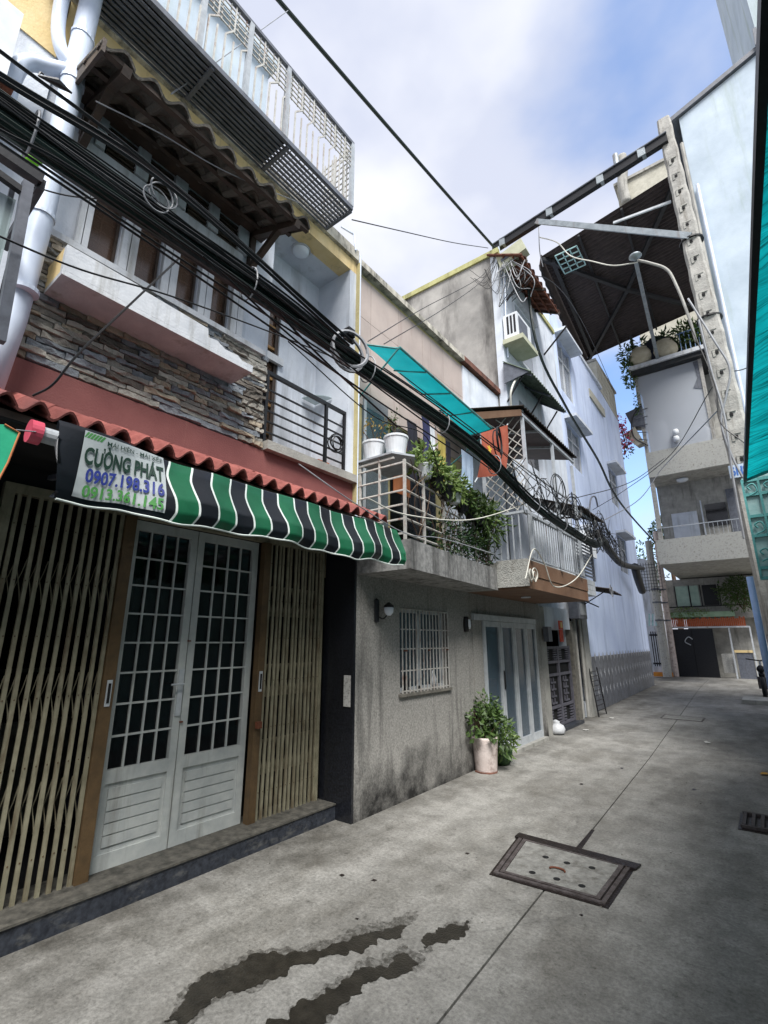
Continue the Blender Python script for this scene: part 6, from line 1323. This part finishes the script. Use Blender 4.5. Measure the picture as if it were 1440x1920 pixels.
# messy loops at the beam end
GL = 'tangled thin wires hanging at the beam end'
for k in range(18):
    a = AY(random.uniform(935, 985), random.uniform(480, 500), 8.0); b = AY(random.uniform(925, 1000), random.uniform(480, 560), 7.95)
    m1 = a.lerp(b, .5)+Vector((random.uniform(-.3, .3), -.1, -random.uniform(.2, .75)))
    cable(spline([a, m1, b], 8), random.choice([.005, .007, .009]), random.choice(['cable', 'cable_grey', 'cable_grey']), 'thin wire looping in the tangle at the beam end', GL)
for k in range(8):
    a = AY(random.uniform(925, 945), random.uniform(470, 500), 8.0); b = AY(random.uniform(880, 930), random.uniform(500, 560), 7.9)
    cable(spline([a, a.lerp(b, .5)+Vector((0, 0, -.4)), b], 6), .005, 'cable', 'thin wire looping in the tangle at the beam end', GL)
# coils and ties along the bundle
def coil(c, r, turns, m, lb, ax='y', tube=.007):
    mb = MB()
    for q in range(turns):
        o = Vector((random.uniform(-.03, .03), random.uniform(-.04, .04), random.uniform(-.03, .03))); rr = r*random.uniform(.85, 1.12); tl_ = random.uniform(-.4, .4)
        mb.tube([Vector(c)+o+Vector((math.cos(t)*rr*math.sin(tl_), math.cos(t)*rr*math.cos(tl_), math.sin(t)*rr)) for t in [k*2*math.pi/22 for k in range(23)]], tube, 5, False)
    mb.build('cable_coil', m, None, lb, 'cable coil')
coil(AX(300, 365, -1.9), .06, 3, 'cable_grey', 'grey wire loop tied on the bundle in front of the upstairs windows', tube=.004)
coil(AX(652, 655, -1.92), .13, 2, 'cable_grey', 'grey ring clamp around the bundle beside the balcony pier', tube=.012)
coil(AX(935, 830, -1.98), .16, 3, 'cable', 'loose coil of cable hanging over the red flag')
coil(AX(1045, 915, -2.05), .2, 3, 'cable', 'loose coil of cable above the slim bar railing')
coil(AX(1075, 950, -2.1), .2, 4, 'cable', 'dense coil of cable near the end of the slim bar railing')
coil(AX(1105, 985, -2.2), .2, 3, 'cable', 'dense coil of cable at the louvred screen')
coil(AX(630, 830, -3.0), .08, 4, 'cable', 'small coil of wire hanging on the black balcony railing')
coil(AX(1000, 1078, -2.15), .07, 4, 'cable_white', 'small whitish coil on the brown balcony corner')
coil(AX(1145, 1108, -2.3), .1, 2, 'cable_grey', 'grey coil of wire lying on the dark tin hood')
for k in range(7):
    y = .3+k*1.05; c = None
    for i in range(len(ctrl)-1):
        if ctrl[i].y <= y <= ctrl[i+1].y: c = ctrl[i].lerp(ctrl[i+1], (y-ctrl[i].y)/(ctrl[i+1].y-ctrl[i].y))
    MB().tube([c+Vector((.075*math.cos(t), 0, .105*math.sin(t))) for t in [q*2*math.pi/14 for q in range(15)]], .005, 4, False).build('cable_tie', 'cable_grey', None, 'pale cable tie wrapped round the thick bundle', 'cable tie', 'cable ties round the thick bundle')
mb = MB()
for k in range(170):
    i = random.uniform(4.6, 9.4); j = int(i); c = ctrl[min(j, len(ctrl)-2)].lerp(ctrl[min(j, len(ctrl)-2)+1], i-j) if j < len(ctrl)-1 else ctrl[-1]
    a = c+Vector((random.uniform(-.12, .15), random.uniform(-.4, .4), random.uniform(-.05, .35))); b = c+Vector((random.uniform(-.12, .15), random.uniform(-.7, .7), random.uniform(-.15, .3))); m_ = (a+b)/2+Vector((0, random.uniform(-.3, .3), random.uniform(-.25, .35)))
    mb.tube(spline([a, m_, b], 5), .005, 4, False)
mb.build('wire_tangle', 'cable', None, kind='stuff', label='mass of tangled thin black wires above the slim bar railing', cat='wires')
spl = thing('splice_box', AX(652, 630, -1.95), 'small black splice clamp hanging on the bundle by the balcony pier', 'splice box')
p = AX(654, 628, -1.93); MB().box(p.x-.03, p.y-.03, p.z-.02, p.x+.03, p.y+.03, p.z+.04).build('body', 'plastic_black', spl); MB().box(p.x-.01, p.y-.045, p.z-.05, p.x+.01, p.y+.045, p.z-.02).build('jaw', 'iron', spl)
cb = thing('cable_clamp', AX(110, 155, -2.0), 'black wedge clamp holding a wire beside the drainpipe', 'clamp')
MB().tube([AX(72, 142, -2.3), AX(108, 155, -2.3), AX(135, 175, -2.3)], [.004, .02, .004], 8).build('wedge', 'plastic_black', cb); MB().tube(spline([AX(72, 142, -2.3), AX(76, 136, -2.3), AX(82, 140, -2.3)], 4), .004, 5).build('hook', 'black_steel', cb)
sheath = thing('cable_sheath', AX(1190, 1068, -2.8), 'thick black sheathed cable bend dropping toward the far corner', 'cable')
MB().tube(spline([AX(1120, 1000, -2.2), AX(1145, 1035, -2.35), AX(1168, 1058, -2.6), AX(1205, 1066, -3.0)]), .075, 10).build('sheath', 'cable', sheath, smooth=True); MB().tube(spline([AX(1190, 1062, -2.9), AX(1196, 1085, -3.0), AX(1204, 1108, -3.1)]), [.12]*17, 8).build('drop_bag', 'cable', sheath, smooth=True)

# ================================================================= STREET-LEVEL THINGS
pc = AZ(905, 1449, 0)+Vector((.0, .10, 0))
t = thing('potted_shrub', pc, 'leafy green shrub in a tall pale pinkish pot standing by the grey wall corner', 'potted plant')
MB().lathe(pc, [(.125, 0), (.13, .02), (.15, .3), (.155, .36), (.148, .385), (.135, .375), (.13, .34)], 26).build('pot', 'pot_pale', t, smooth=True); MB().lathe(pc+Vector((0, 0, .33)), [(.13, 0), (.13, .01)], 18).build('soil', 'soil', t)
MB().lathe(pc+Vector((.01, -.02, 0)), [(.14, .001), (.14, .012)], 8).build('base_tile', 'brick_edge', t)
mb, tips = twigs(pc+Vector((0, 0, .33)), .34, 14, .13, .006); mb.build('stem', 'twig', t)
lf = MB(); leaves(lf, pc+Vector((-.02, -.02, .55)), (.24, .26, .22), 620, .075, hollow=.15, aspect=.6); leaves(lf, pc+Vector((.02, .1, .75)), (.13, .14, .13), 160, .07, hollow=0, aspect=.6); leaves(lf, pc+Vector((.13, .14, .42)), (.14, .16, .25), 260, .09, hollow=0, aspect=.35); lf.build('foliage', 'leaf', t)
p2 = pc+Vector((.0, .42, 0)); t = thing('potted_shrub', p2, 'low dark green pot with drooping leaves tucked behind the pale pot', 'potted plant')
MB().lathe(p2, [(.1, 0), (.13, .05), (.15, .16), (.14, .17)], 18).build('pot', 'leaf_dark', t, smooth=True); lf = MB(); leaves(lf, p2+Vector((.03, 0, .28)), (.18, .2, .2), 260, .09, hollow=0, aspect=.35); lf.build('foliage', 'leaf_light', t)
pb = AZ(1043, 1377, 0)+Vector((0, .05, 0)); mb = MB(); mb.lathe(pb, [(.08, 0), (.125, .03), (.135, .08), (.11, .14), (.05, .175), (.06, .2), (.02, .22)], 16)
mb.v = [(x+.02*mnoise.noise(Vector((x, y, z))*14), y+.02*mnoise.noise(Vector((x, y+4, z))*14), max(.0, z+.015*mnoise.noise(Vector((x+3, y, z))*14))) for x, y, z in mb.v]
mb.build('plastic_bag', 'bag', None, 'tied white plastic bag on the ground by the carved gate pier', 'bag', smooth=True)
# plinth and motorcycle at the right edge
MB().box(-.75, 15.6, 0, .3, 16.7, .10).build('concrete_plinth', 'conc', None, 'low concrete plinth at the right edge of the alley', 'plinth')
mc = thing('motorcycle', (-.2, 17.5, 0), 'parked dark motorcycle half cut by the right edge', 'motorcycle')
for yy in (16.95, 18.2):
    wb_ = MB(); c = Vector((-.28, yy, .3)); wb_.tube([c+Vector((0, math.cos(t)*.25, math.sin(t)*.25)) for t in [k*2*math.pi/24 for k in range(25)]], .05, 8, False); w_ = wb_.build('wheel', 'tyre', mc, smooth=True)
    MB().tube([c+Vector((0, math.cos(t)*.19, math.sin(t)*.19)) for t in [k*2*math.pi/20 for k in range(21)]], .015, 6, False).build('rim', 'alu', w_)
    for k in range(8): t_ = k*math.pi/4; MB().bar(c, c+Vector((0, math.cos(t_)*.19, math.sin(t_)*.19)), .01).build('spoke', 'alu', w_)
MB().tube(spline([(-.28, 17.0, .62), (-.28, 17.3, .72), (-.28, 17.7, .62), (-.28, 18.05, .75)]), [.07]*25, 10).build('body', 'plastic_black', mc, smooth=True)
MB().tube([(-.28, 16.95, .78), (-.28, 17.5, .78)], .09, 10).build('seat', 'plastic_black', mc, smooth=True); MB().tube([(-.28, 18.2, .3), (-.28, 18.0, .95)], .03, 8).build('fork', 'alu', mc)
MB().tube([(-.6, 17.95, 1.02), (-.28, 18.0, .97), (.04, 17.95, 1.02)], .018, 8).build('handlebar', 'black_steel', mc); MB().box(-.4, 17.4, .25, -.16, 17.8, .55).build('engine', 'iron', mc)
MB().tube([(-.15, 17.5, .3), (-.12, 16.9, .36)], .045, 10).build('exhaust', 'alu', mc, smooth=True)
print('stones', cnt, 'objects', len(bpy.data.objects))
